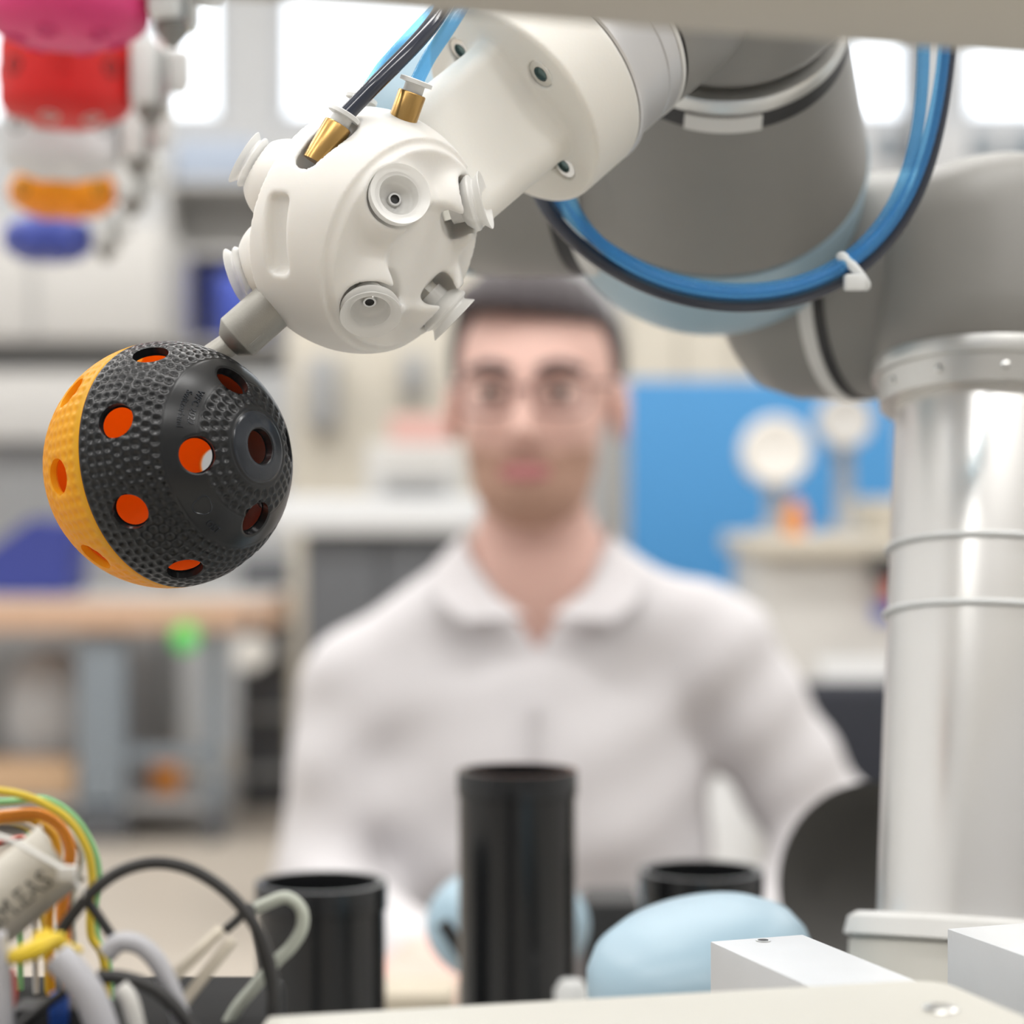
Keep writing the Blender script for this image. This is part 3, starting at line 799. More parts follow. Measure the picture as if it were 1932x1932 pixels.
ex = bmesh.ops.extrude_face_region(bm, geom=[fc]); bmesh.ops.translate(bm, verts=[v for v in ex['geom'] if isinstance(v, bmesh.types.BMVert)], vec=(0, 0, .006)); bmesh.ops.recalc_face_normals(bm, faces=bm.faces)
bmesh.ops.bevel(bm, geom=[q for q in bm.edges if q.calc_face_angle(0) > 1.0 and abs(q.verts[0].co.z - q.verts[1].co.z) < 1e-5], offset=.0006, segments=2, affect='EDGES')
bm.verts.index_update(); V = np.array([v.co[:] for v in bm.verts]); Fc = [tuple(v.index for v in q.verts) for q in bm.faces]; bm.free()
plate = make('plate', V, Fc, M['beige'], fx_t, sharp=30)
sp = onz(1775, 1906, PZ)
make('screw', *lathe(sp, (0, 0, 1), [(-.003, .0040), (.0004, .0042), (.0009, .0036), (.0009, .0018), (-.0005, .0018)], 32), M['steel'], plate)
AZ = PZ - .006
b0, b1, b2 = onz(1340, 1776, AZ), onz(1515, 1763, AZ), onz(1665, 1850, AZ)


def bar(f0, f1, toward, hole):
    w = np.linalg.norm(f1[:2] - f0[:2]); ex_ = nz(np.array([*(f1[:2] - f0[:2]), 0])); ey_ = nz(np.array([*toward, 0])); ey_ = nz(ey_ - ex_ * np.dot(ex_, ey_))
    c = (f0 + f1) / 2 + ey_ * .07; c[2] = AZ - .016
    b = make('bar', *box(c, (w, .14, .032), .0004, np.array([ex_, ey_, np.cross(ex_, ey_)])), M['alu'], fx_t, sharp=30)
    if hole:
        hc = onz(1440, 1775, AZ)
        make('threaded_hole', *lathe(hc, (0, 0, 1), [(.0001, .0021), (.00025, .0021), (.00025, .0016), (-.001, .0016)], 24), M['steel'], b)
        make('hole_shade_disc', *lathe(hc, (0, 0, 1), [(.0001, .0014), (.0002, .0014)], 20), M['robot_dark'], b)  # black disc on the uncut bar, painting the shade of a hole
    for s in (.03, .11):
        pc = (f0 + f1) / 2 + ey_ * s
        make('support_post', *box((pc[0], pc[1], (TT + AZ - .032) / 2), (.02, .02, AZ - .032 - TT), .001), M['alu'], fx_t)
bar(b0, b1, (b2 - b1)[:2], True)
g0 = onz(1787, 1752, AZ); bar(g0, g0 + (b1 - b0) * 1.9, (b2 - b1)[:2], False)

# ------------------------------------------------------------------ work table
wt = thing('work_table', (0, .8, 0), 'grey topped work table carrying the robot and black pipes', 'table')
make('table_top', *box((0, .80, TT - .015), (1.9, 1.20, .03), .004), M['table'], wt)
for sx in (-.88, .88):
    for yy in (.26, 1.34): make('leg', *box((sx, yy, (TT - .03) / 2), (.05, .05, TT - .03), .004), M['robot_alu'], wt)

# black pipes
def pipe(px, d, rim_y, wpx, label):
    r = wpx * d / F / 2; c = P(px, rim_y, d); H = c[2] - TT
    o = thing('black_pipe', (c[0], c[1], TT), label, 'pipe', 'open black pipes on the table')
    b = (c[0], c[1], TT)
    make('tube', *lathe(b, (0, 0, 1), [(0, r * .97), (H - .010, r * .97), (H - .010, r * .9), (H - .002, r * .9), (H - .002, r * .86), (.004, r * .86), (.003, r * .1)], 72), M['blackpl'], o, sharp=30)
    make('rim', *lathe(b, (0, 0, 1), [(H - .012, r * .975), (H - .0115, r), (H - .001, r), (H, r * .99), (H, r * .88), (H - .008, r * .865), (H - .012, r * .865)], 72, cap0=False, cap1=False), M['blackpl'], o, sharp=30)
pipe(976, .98, 1452, 228, 'tallest of the open black pipes, upright on the table')
pipe(606, .94, 1663, 250, 'short wide black pipe beside the tangled wires')
pipe(1323, 1.02, 1641, 236, 'short black pipe behind the pale blue joint cap')

# ------------------------------------------------------------------ tangled wires and cables, lower left
def cable(name, pts, rpx, m, label, d=.5, group='wires and cables of the control box', cat='cable', flat=None, d1=None):
    n = len(pts); ds = np.linspace(d, d if d1 is None else d1, n)
    V, Fc = tube([P(x, y, q) for (x, y), q in zip(pts, ds)], rpx * d / F, 12, 8, flat)
    return tag(make(name, V, Fc, m, sharp=180), label, cat, group)

DX = [(225, 1960)]
cable('wire', [(-40, 1488), (30, 1497), (80, 1515), (130, 1548), (163, 1600), (174, 1655), (171, 1705), (172, 1765), (196, 1815), (205, 1960)], 8, M['w_yellow'], 'yellow wire arching outermost over the white label', .515)
cable('wire', [(-40, 1515), (20, 1512), (85, 1508), (140, 1542), (176, 1600), (187, 1660), (180, 1710), (184, 1770), (205, 1820), (212, 1960)], 7, M['w_green'], 'pale green wire running along the outermost yellow wire', .520)
cable('wire', [(-40, 1545), (20, 1538), (75, 1536), (115, 1562), (132, 1605), (124, 1655), (116, 1720), (124, 1800), (130, 1960)], 11, M['w_orange'], 'bright orange wire in the bundle behind the label', .522)
cable('wire', [(-40, 1552), (20, 1545), (60, 1545), (100, 1575), (108, 1625), (95, 1700), (92, 1770), (100, 1960)], 9, M['w_amber'], 'amber wire bending down inside the orange one', .526)
cable('wire', [(-40, 1560), (10, 1550), (50, 1560), (78, 1590), (82, 1640), (74, 1700), (88, 1770), (92, 1960)], 7, M['w_yellow'], 'inner yellow wire bending down behind the label', .530)
cable('wire', [(-40, 1540), (40, 1530), (110, 1552), (150, 1600), (150, 1640), (136, 1700), (140, 1780), (150, 1960)], 6, M['w_white'], 'white wire between the orange and outermost yellow wires', .524)
cable('wire', [(-40, 1556), (40, 1552), (92, 1590), (104, 1640), (70, 1720), (66, 1780), (70, 1960)], 6, M['w_white'], 'white wire curving down to the yellow tape', .528)
cable('wire', [(-30, 1530), (40, 1545), (58, 1590), (60, 1640), (40, 1710), (38, 1765), (40, 1960)], 6, M['w_green'], 'green wire dropping straight behind the label', .532)
cable('wire', [(-30, 1600), (40, 1580), (62, 1600), (140, 1660), (130, 1700), (128, 1770), (140, 1960)], 5, M['w_red'], 'thin red wire crossing behind the zip strap', .534)
cable('wire', [(20, 1830), (26, 1870), (22, 1905), (30, 1960)], 8, M['w_red'], 'short red wire beneath the yellow tape', .505)
# label wrapped round the bundle
o = thing('cable_label', P(40, 1745, .492), 'white printed label wrapped round the wire bundle', 'label', None)
la, lb = P(-30, 1735, .492), P(118, 1612, .492); ld = nz(lb - la); lp = np.cross(ld, [0, -1, 0]); lp = nz(lp)
if lp[2] < 0: lp = -lp
nr, nc = 12, 8; V = []
def lab(u, v): # u along text 0..1 , v across 0..1 (wraps like a cylinder)
    th = (v - .5) * 2.5; R_ = .0088
    return la + (lb - la) * u + lp * (math.sin(th) * R_) + np.array([0, -1, 0]) * (math.cos(th) * R_ - .004) + np.array([0, 0, .0005])
for i in range(nr + 1):
    for j in range(nc + 1): V.append(lab(j / nc, i / nr))
n1 = len(V); V = V + [v + np.array([0, .0004, 0]) for v in V]; Fc = []
idx = lambda i, j, s=0: s * n1 + i * (nc + 1) + j
for i in range(nr):
    for j in range(nc):
        Fc.append((idx(i, j), idx(i, j + 1), idx(i + 1, j + 1), idx(i + 1, j))); Fc.append((idx(i, j, 1), idx(i + 1, j, 1), idx(i + 1, j + 1, 1), idx(i, j + 1, 1)))
make('paper_sleeve', np.array(V), Fc, M['paper'], o, sharp=60)
TV, TF = text_geo('0M.EAS'); tv = []
w_ = TV[:, 0].max() - TV[:, 0].min()
for x, y, z in TV: tv.append(lab(.42 + x / w_ * .74, .30 + y * .30) + np.array([0, -.00012 - z * .0008, 0]))
make('printed_lettering', np.array(tv), TF, M['ink'], o, smooth=False)
o = thing('zip_strap', P(160, 1700, .484), 'white zip strap lying across the wire bundle', 'cable tie')
make('strap', *tube([P(x, y, .484) for x, y in ((-30, 1568), (30, 1590), (80, 1617), (128, 1645))], 11 * .484 / F, 10, 6, .45), M['w_white'], o)
make('strap_head', *box(P(128, 1648, .483), (.0042, .003, .0034), .0005), M['w_white'], o)
make('strap_end', *tube([P(128, 1648, .484), P(148, 1672, .484), P(160, 1694, .485)], 9 * .484 / F, 10, 6, .45), M['w_white'], o)
cable('black_cable', [(98, 1786), (128, 1738), (175, 1682), (225, 1645), (285, 1628), (345, 1635), (400, 1662), (450, 1705), (490, 1762), (512, 1830), (516, 1890), (505, 1960)], 12, M['cable_black'], 'black cable arching high over the tangle and down to the plate', .485)
cable('black_cable', [(160, 1692), (185, 1728), (212, 1768)], 10, M['cable_black'], 'short cut end of black cable below the zip strap', .49)
cable('black_cable', [(505, 1960), (512, 1880), (496, 1800), (478, 1742), (470, 1712), (448, 1735), (425, 1755)], 9, M['cable_black'], 'black cable looping back into the beige sleeves', .492)
cable('black_cable', [(185, 1843), (235, 1845), (290, 1865), (335, 1905), (375, 1960)], 14, M['cable_black'], 'black cable low among the thick grey cables', .478)
cable('black_cable', [(20, 1950), (70, 1910), (120, 1872), (160, 1850)], 9, M['cable_black'], 'black cable crossing under the thick grey cable', .478)
cable('sage_cable', [(468, 1722), (500, 1706), (540, 1693), (568, 1715), (570, 1750), (550, 1785), (520, 1815), (480, 1862), (445, 1905), (415, 1960)], 12, M['cable_sage'], 'pale sage cable bent in a loop beside the black pipe', .500)
for (a, b, lbl) in (((418, 1752), (318, 1852), 'upper beige heat-shrink sleeve on the cable ends'), ((440, 1772), (335, 1905), 'lower beige heat-shrink sleeve on the cable ends')):
    V, Fc = tube([P(*a, .490), P((a[0] + b[0]) / 2, (a[1] + b[1]) / 2, .488), P(*b, .486)], [16 * .49 / F, 18 * .49 / F, 19 * .49 / F], 12, 6, .6)
    tag(make('cable_sleeve', V, Fc, M['cable_beige'], sharp=180), lbl, 'sleeve', 'beige cable sleeves')
cable('grey_cable', [(105, 1802), (135, 1832), (170, 1880), (200, 1960)], 32, M['cable_grey'], 'thickest grey cable running down from the yellow tape', .470)
cable('grey_cable', [(200, 1800), (225, 1778), (262, 1782), (295, 1812), (318, 1856), (335, 1900), (352, 1960)], 19, M['cable_grey'], 'grey cable bent in an arch next to the beige sleeves', .482)
cable('grey_cable', [(225, 1862), (245, 1890), (262, 1960)], 18, M['w_white'], 'pale grey cable stub between two thicker grey cables', .474)
cable('grey_cable', [(-8, 1760), (2, 1830), (8, 1960)], 20, M['cable_grey'], 'pale grey cable standing upright at the box corner', .470)
o = thing('tape_wrap', P(90, 1830, .474), 'crumpled yellow tape tied round the thick grey cable', 'tape')
make('tape_knot', *tube([P(22, 1806, .472), P(45, 1800, .470), P(75, 1788, .470), P(100, 1772, .471), P(118, 1768, .473)], [q * .472 / F for q in (22, 30, 34, 24, 12)], 7, 3, .6), M['tape'], o, sharp=25)
make('tape_tab', *box(P(128, 1790, .476), (.0062, .002, .0030), .0006, np.array([nz([.9, 0, -.4]), [0, 1, 0], nz([.4, 0, .9])])), M['tape'], o)
make('tape_tab', *box(P(82, 1772, .473), (.0040, .002, .0042), .0006, np.array([nz([.95, 0, .3]), [0, 1, 0], nz([-.3, 0, .95])])), M['tape'], o)
M['boxblack'] = mat('matt_black_enclosure', (.014, .014, .014), .8, noise=.1, spec=.2)
cb = thing('control_box', (-.107, .50, TT), 'black control box under the tangled wires', 'box')
bt = P(150, 1925, .50)[2]
make('box_body', *box((-.107, .50, (TT + bt) / 2), (.098, .10, bt - TT), .003), M['boxblack'], cb)
make('connector', *box(P(112, 1905, .483), (.004, .004, .008), .0006), M['led'], cb)
make('terminal_block', *box(P(120, 1925, .49) + [0, 0, 0], (.022, .012, .008), .001), M['robot_dark'], cb)

# ------------------------------------------------------------------ row of coloured balls in holders, upper left
RZ = 1.322
rack_x = P(122, 0, 1.15)[0]
M['pink'] = mat('pink_ball_plastic', (.82, .07, .26), .42, noise=.05, bump=.4, bscale=260, translucent=.25, tcol=(.8, .04, .15))
M['red'] = mat('red_ball_plastic', (.74, .025, .025), .42, noise=.05, bump=.4, bscale=260, translucent=.25, tcol=(.85, .02, .015))
M['whiteb'] = mat('white_ball_plastic', (.74, .75, .77), .42, noise=.03)
M['orangeb'] = mat('orange_ball_plastic', (.95, .42, .01), .42, noise=.03, translucent=.3, tcol=(1, .4, .01))
M['blueb'] = mat('blue_ball_plastic', (.06, .09, .42), .42, noise=.05)
rail = thing('ball_rack', (-.62, 1.25, TT), 'metal rack whose rail carries the row of coloured balls', 'rack')
ROWS = [(.925, 'pink', 'pink perforated ball, first and largest in the rack', 126, .036), (1.155, 'red', 'red perforated ball behind the pink one in the rack', 124, .036), (1.30, 'whiteb', 'white perforated ball behind the red one in the rack', 118, .036),
        (1.44, 'orangeb', 'orange perforated ball behind the white one in the rack', 120, .036), (1.72, 'blueb', 'dark blue ball, last and smallest in the rack', 92, .036)]
TOPY = [45, 205, 305, 382, 470]
rl0, rl1 = .80, 1.80
for (d, mk_, lbl, cx, R), by in zip(ROWS, TOPY):
    c = P(cx, by, d); hgt = .026
    # drum-like lower half: side band, then shallow perforated bottom
    o = thing('perforated_ball', c - [0, 0, .012], lbl, 'ball', 'coloured balls in the rack')
    hs = {'orangeb': .34, 'blueb': .4}.get(mk_, 1.)
    prof = [(.062, R * .55), (.054, R * .82), (.044, R * .95), (.032, R), (.004, R), (.001, R * .985), (-.003, R * .90), (-.007, R * .70), (-.0095, R * .42), (-.010, R * .05)]
    prof = [(h_ * (hs if h_ > .004 else 1), r_) for h_, r_ in prof]
    make('ball_shell', *lathe(c, (0, 0, 1), prof, 56), M[mk_], o, sharp=50)
    for q in range(6):
        a = 2 * math.pi * q / 6 + .35; hp = c + np.array([math.cos(a) * R * .62, math.sin(a) * R * .62, -.0080]); nn = nz([math.cos(a) * .35, math.sin(a) * .35, -1])
        make('hole', *lathe(hp, nn, [(-.001, .0050), (.0005, .0050), (.0005, .0040), (-.0008, .0035)], 20), M['w_white' if mk_ == 'red' else mk_], o)
    for q in range(8):
        a = 2 * math.pi * q / 8 + .15; dv = np.array([math.cos(a), math.sin(a), 0]); hp = c + dv * R + [0, 0, .018 * hs]
        make('hole', *lathe(hp, dv, [(-.002, .0050), (.0004, .0050), (.0004, .0040), (-.0015, .0035)], 18), M['darkgrey' if q % 2 else mk_], o)  # dark insets paint the shade inside holes; the shell is not cut
    h = make('holder_block', *box(c + [R + .008, 0, .018], (.013, .030, .034), .002), M['white_pl'], rail)
    make('piston_rod', *lathe(c + [R + .0185, 0, -.004], (0, 0, 1), [(0, .002), (.004, .0035), (.05, .0035), (.052, .002)], 20), M['steel'], h)
    make('piston_head', *lathe(c + [R + .026, 0, .008], (0, 0, 1), [(0, .004), (.006, .0065), (.022, .0065), (.024, .004)], 24), M['white_pl'], h)
    make('bracket_foot', *lathe(c + [R + .010, .002, -.010], (0, 0, 1), [(0, .002), (.006, .007), (.010, .008)], 20), M['robot_grey'], h)
    make('holder_arm', *box(c + [R * .3, .02, .072], (.09, .02, .014), .002), M['white_pl'], rail)
zt = 1.322 + .086
ra, rb = P(120, 0, .80), P(105, 0, 1.80); rd = nz([rb[0] - ra[0], rb[1] - ra[1], 0]); rm = (ra + rb) / 2
make('rail', *box((rm[0], rm[1], zt + .006), (.03, 1.05, .02), .002, np.array([np.cross(rd, [0, 0, 1]), rd, [0, 0, 1]])), M['white_pl'], rail)
xa = rm[0] + (1.25 - rm[1]) * rd[0] / rd[1]
make('cross_arm', *box(((xa - .62) / 2, 1.25, zt + .026), (abs(xa + .62) + .05, .04, .02), .002), M['robot_alu'], rail)
make('post', *box((-.62, 1.25, (TT + zt + .036) / 2), (.04, .04, zt + .036 - TT), .002), M['robot_alu'], rail)

# ------------------------------------------------------------------ small things between pipes and person
M['cream'] = mat('cream_plastic', (.5, .44, .34), .5)
o = thing('round_dish', (.158 + .04, 1.12, TT), 'large dark round dish standing on edge behind the arm tube', 'dish')
dc = P(1660, 1675, 1.10); dn = nz([-.50, -.86, .12])
make('dish_shell', *lathe(dc, dn, [(-.030, .01), (-.028, .03), (-.016, .050), (0, .0545), (.006, .0545), (.004, .050), (-.008, .040), (-.016, .012)], 64), M['dish'], o, sharp=50)
make('dish_stem', *lathe((dc[0], dc[1] + .01, TT), (0, 0, 1), [(0, .04), (.006, .04), (.008, .009), (dc[2] - TT - .03, .008)], 32), M['darkgrey'], o, sharp=40)
o = thing('blue_dome_cover', P(955, 1745, 1.12) * [1, 1, 0] + [0, 0, TT], 'pale blue domed cover behind the tallest black pipe', 'cover')
dc = P(957, 1745, 1.12)
make('dome', *ellipsoid(dc, (.0435, .035, .032), None, 48, 24), M['robot_blue'], o, sharp=180)
make('pedestal', *lathe((dc[0], dc[1], TT), (0, 0, 1), [(0, .04), (.01, .04), (.012, .025), (dc[2] - TT - .02, .025)], 40), M['robot_grey'], o)
cable('black_cable', [(835, 1740), (868, 1790), (905, 1845), (960, 1915), (1010, 1990)], 14, M['darkgrey'], 'dark cable slanting down from the pale blue dome', 1.06)
b = P(1155, 1697, 1.2)
tag(make('black_box', *box((b[0], 1.215, (TT + b[2]) / 2), (.0315, .05, b[2] - TT), .003), M['darkgrey']), 'small upright black box between two black pipes', 'box')
b = P(785, 1872, 1.22); tag(make('cream_box', *box((b[0], 1.24, (TT + b[2]) / 2), (.045, .05, b[2] - TT), .004), M['cream']), 'cream box on the table below the hand', 'box')
b = P(1078, 1850, .93); o = thing('white_clip', (b[0], b[1], TT), 'white plastic post at the foot of the tallest pipe', 'post')
make('clip_post', *lathe((b[0], b[1], TT), (0, 0, 1), [(0, .006), (b[2] - TT - .004, .0075), (b[2] - TT, .005)], 24), M['white_pl'], o)

# ------------------------------------------------------------------ person seated behind the table
M['skin'] = mat('skin', (.70, .45, .385), .5, noise=.05, nscale=20, sss=.2, srad=.008)
M['shirt'] = mat('white_shirt_cotton', (.62, .605, .62), .8, noise=.03, nscale=15, bump=.2, bscale=60)
M['hair'] = mat('dark_brown_hair', (.055, .045, .05), .55, noise=.3, nscale=90)
M['beard'] = mat('short_brown_beard', (.46, .28, .21), .7, noise=.2, nscale=150)
M['lips'] = mat('lips', (.56, .22, .23), .45)
M['eyew'] = mat('shaded_eye_white', (.55, .50, .48), .3)  # greyed so the shade of the eye sockets sits in the colour
M['iris'] = mat('dark_iris', (.05, .03, .02), .2)
M['gframe'] = mat('brown_glasses_frame', (.10, .035, .03), .35)
M['glens'] = mat('glasses_lens', (.02, .02, .02), .03, transp=.94)
M['trouser'] = mat('dark_trousers', (.03, .033, .045), .8, noise=.1)
M['shoe'] = mat('black_shoe_leather', (.02, .018, .016), .4)
HC = np.array([.022, 2.0, 1.207]); yaw = math.radians(-7); hR = np.array([[math.cos(yaw), math.sin(yaw), 0], [-math.sin(yaw), math.cos(yaw), 0], [0, 0, 1]]).astype(np.float32)
# rows: local axes in world. local -y is the face direction


def hl(p): return (p - HC.astype(np.float32)) @ hR.T
def hw(v): return HC + np.asarray(v, float) @ hR


def head_d(p, ears=True):
    q = hl(p)
    d = s_ell(q, (0, .018, .032), (.0735, .092, .082))
    d = smin(d, s_ell(q, (0, -.018, -.022), (.063, .072, .082)), .03)
    d = smin(d, s_ell(q, (0, -.036, -.083), (.046, .048, .037)), .03)
    d = smin(d, s_cap(q, (-.034, -.078, .020), (.034, -.078, .020), .011), .014)
    for s in (-1, 1):
        d = smin(d, s_sph(q, (s * .038, -.062, -.030), .022), .02)
        d = smax(d, -s_sph(q, (s * .031, -.101, .001), .017), .012)
    d = smin(d, s_cap(q, (0, -.088, .006), (0, -.110, -.034), .008, .012), .012)
    for s in (-1, 1): d = smin(d, s_sph(q, (s * .011, -.098, -.037), .009), .006)
    if ears:
        for s in (-1, 1): d = smin(d, s_ell(q, (s * .080, .012, -.012), (.009, .021, .031)), .008)
    return d

NB = np.array([.024, 2.035, 1.035]); NT = np.array([.022, 2.018, 1.12])
SL = np.array([-.145, 2.03, .925]); SR = np.array([.190, 2.035, .965])
EL = np.array([-.172, 2.00, .735]); ER = np.array([.305, 2.04, .785])
WL = np.array([-.066, 1.62, .748]); WR = np.array([.185, 1.80, .660])
HIP = np.array([.02, 2.10, .53])


def finger_chain(w, dirv, side, curl):
    dirv = nz(dirv); up = np.array([0, 0, 1.]); lat = nz(np.cross(dirv, up)) * side; nrm = nz(np.cross(lat, dirv)); nrm = nrm if nrm[2] > 0 else -nrm
    out = []; pc = w + dirv * .085
    for i, (o_, ln) in enumerate(((-.030, .062), (-.010, .074), (.011, .078), (.031, .070))):
        b = w + dirv * .080 + lat * o_ * .95; a1 = b + dirv * ln * .45 - nrm * ln * .10 * curl; a2 = a1 + nz(dirv - nrm * .7 * curl) * ln * .32; a3 = a2 + nz(dirv - nrm * 1.5 * curl) * ln * .25
        out.append((b, a1, a2, a3))
    tb = w + dirv * .030 + lat * .030; t1 = tb + nz(dirv * .6 + lat * .75) * .035; t2 = t1 + nz(dirv * .9 + lat * .25 - nrm * .2) * .028
    return out, (tb, t1, t2), lat, nrm
HAND_L = finger_chain(WL, (.12, -.97, -.12), 1, .45); HAND_R = finger_chain(WR, (-.35, -.9, -.25), -1, .5)


def hand_d(p, w, dirv, ch):
    fs, th, lat, nrm = ch; dirv = nz(dirv); R = np.array([lat, dirv, nrm])
    d = s_box(p, w + dirv * .048, R, (.040, .046, .014), .012); d = smin(d, s_cap(p, w, w + dirv * .02, .026, .022), .02)
    for b, a1, a2, a3 in fs:
        f = smin(smin(s_cap(p, b, a1, .0095, .0088), s_cap(p, a1, a2, .0088, .0080), .003), s_cap(p, a2, a3, .0080, .0070), .003); d = smin(d, f, .004)
    t = smin(s_cap(p, w + dirv * .02 + lat * .015, th[0], .015, .0125), s_cap(p, th[0], th[1], .0125, .0105), .005); t = smin(t, s_cap(p, th[1], th[2], .0105, .0085), .003)
    return smin(d, t, .006)


def body_d(p):
    d = head_d(p)
    d = smin(d, s_cap(p, NT, NB, .049, .057), .025)
    t = s_ell(p, (.02, 2.06, .85), (.155, .100, .20)); t = smin(t, s_ell(p, HIP + [0, 0, .04], (.15, .105, .13)), .08)
    t = smin(t, s_cap(p, NB, SL, .045, .045), .05); t = smin(t, s_cap(p, NB, SR, .045, .045), .05)
    d = smin(d, t, .04)
    for S, E_, W_, hd, dv in ((SL, EL, WL, HAND_L, (.12, -.97, -.12)), (SR, ER, WR, HAND_R, (-.35, -.9, -.25))):
        a = smin(s_cap(p, S, E_, .046, .036), s_cap(p, E_, W_, .036, .025), .02); d = smin(d, a, .03); d = smin(d, hand_d(p, W_, dv, hd), .01)
    for s in (-1, 1):
        hp = HIP + [s * .085, -.02, -.01]; kn = np.array([.02 + s * .12, 1.66, .555]); an = np.array([.02 + s * .13, 1.62, .085]); to = an + [s * .02, -.15, -.045]
        l = smin(s_cap(p, hp, kn, .075, .052), s_cap(p, kn, an, .052, .034), .02); l = smin(l, s_cap(p, an + [0, .03, -.04], to, .032, .026), .02); d = smin(d, l, .03)
    return d

person = thing('person', (.02, 2.0, 0), 'person in a white shirt and glasses sitting behind the table', 'person')
V, Q = nets(body_d, (-.26, 1.38, .0), (.40, 2.24, 1.36), .0065); V[:, 2] = np.maximum(V[:, 2], .012)
body = make('body', V, Q, M['skin'], person, sharp=180)


def folds(p):
    return .0024 * np.sin(p[:, 0] * 26 + p[:, 2] * 38 + 3 * np.sin(p[:, 2] * 9 + p[:, 0] * 5)) + .0020 * np.sin(p[:, 2] * 71 - p[:, 0] * 40 + 2 * np.sin(p[:, 0] * 13))


def shirt_d(p):
    t = s_ell(p, (.02, 2.055, .86), (.168, .122, .20)); t = smin(t, s_ell(p, HIP + [0, -.005, .12], (.160, .125, .17)), .10)
    t = smin(t, s_ell(p, (.02, 2.05, .80), (.150, .125, .16)), .06)
    t = smin(t, s_cap(p, NB + [-.05, 0, -.018], SL + [.01, 0, .0], .052, .058), .05); t = smin(t, s_cap(p, NB + [.05, 0, -.016], SR + [-.01, 0, .0], .052, .056), .05)
    for S, E_, W_ in ((SL, EL, WL), (SR, ER, WR)):
        tip = W_ + (E_ - W_) * .06
        a = smin(s_cap(p, S, E_, .060, .052), s_cap(p, E_, tip, .052, .033), .025); t = smin(t, a, .022)
    t = t + folds(p)
    # neck opening in a V
    q = p - np.array([.024, 1.93, 1.01], np.float32)
    t = smax(t, -s_cap(p, NT + [0, 0, .03], NB + [0, -.012, .012], .058), .008)
    v = np.maximum(np.abs(q[:, 0]) * .9 - (q[:, 2] + .040) * .55, q[:, 1] - .06)
    t = smax(t, -np.maximum(v, -(q[:, 2] + .040)), .006)
    return smax(t, -(p[:, 2] - .545), .004)
V, Q = nets(shirt_d, (-.27, 1.58, .53), (.40, 2.24, 1.12), .0062)
shirt = make('shirt', V, Q, M['shirt'], person, sharp=180)
# collar leaves and button placket
for s in (-1, 1):
    cp = [NB + np.array([s * .062, .020, .055]), NB + np.array([s * .070, -.030, .040]), NB + np.array([s * .050, -.078, .000]), NB + np.array([s * .012, -.094, -.030])]
    V = []; Fc = []
    c_s = spline(cp, 6)
    for i, c in enumerate(c_s):
        t = i / (len(c_s) - 1); dn = np.array([s * (.012 + .044 * t), -.010 - .004 * t, -.034 * (1 - t) - .004 * t])
        V += [c, c + dn, c + dn + [0, .003, .001], c + [0, .004, 0]]
    for i in range(len(c_s) - 1):
        for j in range(4): Fc.append((i * 4 + j, i * 4 + (j + 1) % 4, (i + 1) * 4 + (j + 1) % 4, (i + 1) * 4 + j))
    n_ = len(c_s) - 1; Fc += [(3, 2, 1, 0), (n_ * 4, n_ * 4 + 1, n_ * 4 + 2, n_ * 4 + 3)]
    make('collar', np.array(V), Fc, M['shirt'], shirt, sharp=60)
pl = [np.array([.024 + .002 * i / 6, 0, 0]) + np.array([0, y, z]) for i, (y, z) in enumerate(((1.925, .925), (1.916, .87), (1.915, .80), (1.918, .73), (1.925, .66)))]
make('button_placket', *tube(pl, .014, 10, 5, .3), M['shirt'], shirt)
for i in range(4):
    q = pl[i + 1]; make('button', *lathe(q + [0, -.004, .02], (0, -1, 0), [(-.002, .005), (.001, .005), (.0015, .003)], 16), M['white_pl'], shirt)


def hair_d(p):
    q = hl(p); d = s_ell(q, (0, .020, .038), (.0835, .101, .086)); d = smin(d, s_ell(q, (-.010, -.028, .084), (.058, .052, .038)), .03)
    cut = np.maximum(np.maximum(q[:, 1] - .012 + .3 * q[:, 2], q[:, 2] - .074 + .10 * q[:, 0]), -1)      # face window
    d = smax(d, -cut, .012)
    d = smax(d, -(q[:, 2] + .055 - .15 * q[:, 1]), .01)
    d = smax(d, np.minimum(np.minimum(q[:, 1] + .02, .040 - q[:, 1]), -q[:, 2] + .012), .006)
    return d + .0015 * np.sin(q[:, 0] * 260 + q[:, 1] * 90)
V, Q = nets(hair_d, HC + [-.12, -.12, -.09], HC + [.12, .16, .15], .005); make('hair', V, Q, M['hair'], person, sharp=180)


def beard_d(p):
    q = hl(p); d = head_d(p, False) - .0028
    d = smax(d, q[:, 2] + .056 - .16 * np.abs(q[:, 0]), .008)
    d = smax(d, q[:, 1] + .012, .01); d = smax(d, -s_ell(q, (0, -.092, -.071), (.024, .03, .0085)), .004)
    d = smax(d, -s_sph(q, (0, -.110, -.032), .019), .004)
    return d
V, Q = nets(beard_d, HC + [-.1, -.14, -.135], HC + [.1, .05, .01], .0045); make('beard', V, Q, M['beard'], person, sharp=180)
make('lips', *ellipsoid(hw((0, -.0855, -.0715)), (.023, .0085, .0078), hR), M['lips'], person, sharp=180)
for s in (-1, 1):
    e = make('eye', *ellipsoid(hw((s * .031, -.0800, .001)), (.0125, .0105, .0060), hR), M['eyew'], person, sharp=180)
    make('iris', *ellipsoid(hw((s * .031, -.0885, .001)), (.0062, .0026, .0062), hR), M['iris'], e, sharp=180)
    make('eyebrow', *tube([hw((s * .012, -.0905, .021)), hw((s * .031, -.0890, .0275)), hw((s * .052, -.0770, .021))], .0052, 8, 5, .8), M['hair'], person)
gl = make('glasses', *tube([hw((x, -.101, .004)) for x in (-.009, -.003, .003, .009)], .0016, 8, 4), M['gframe'], person)
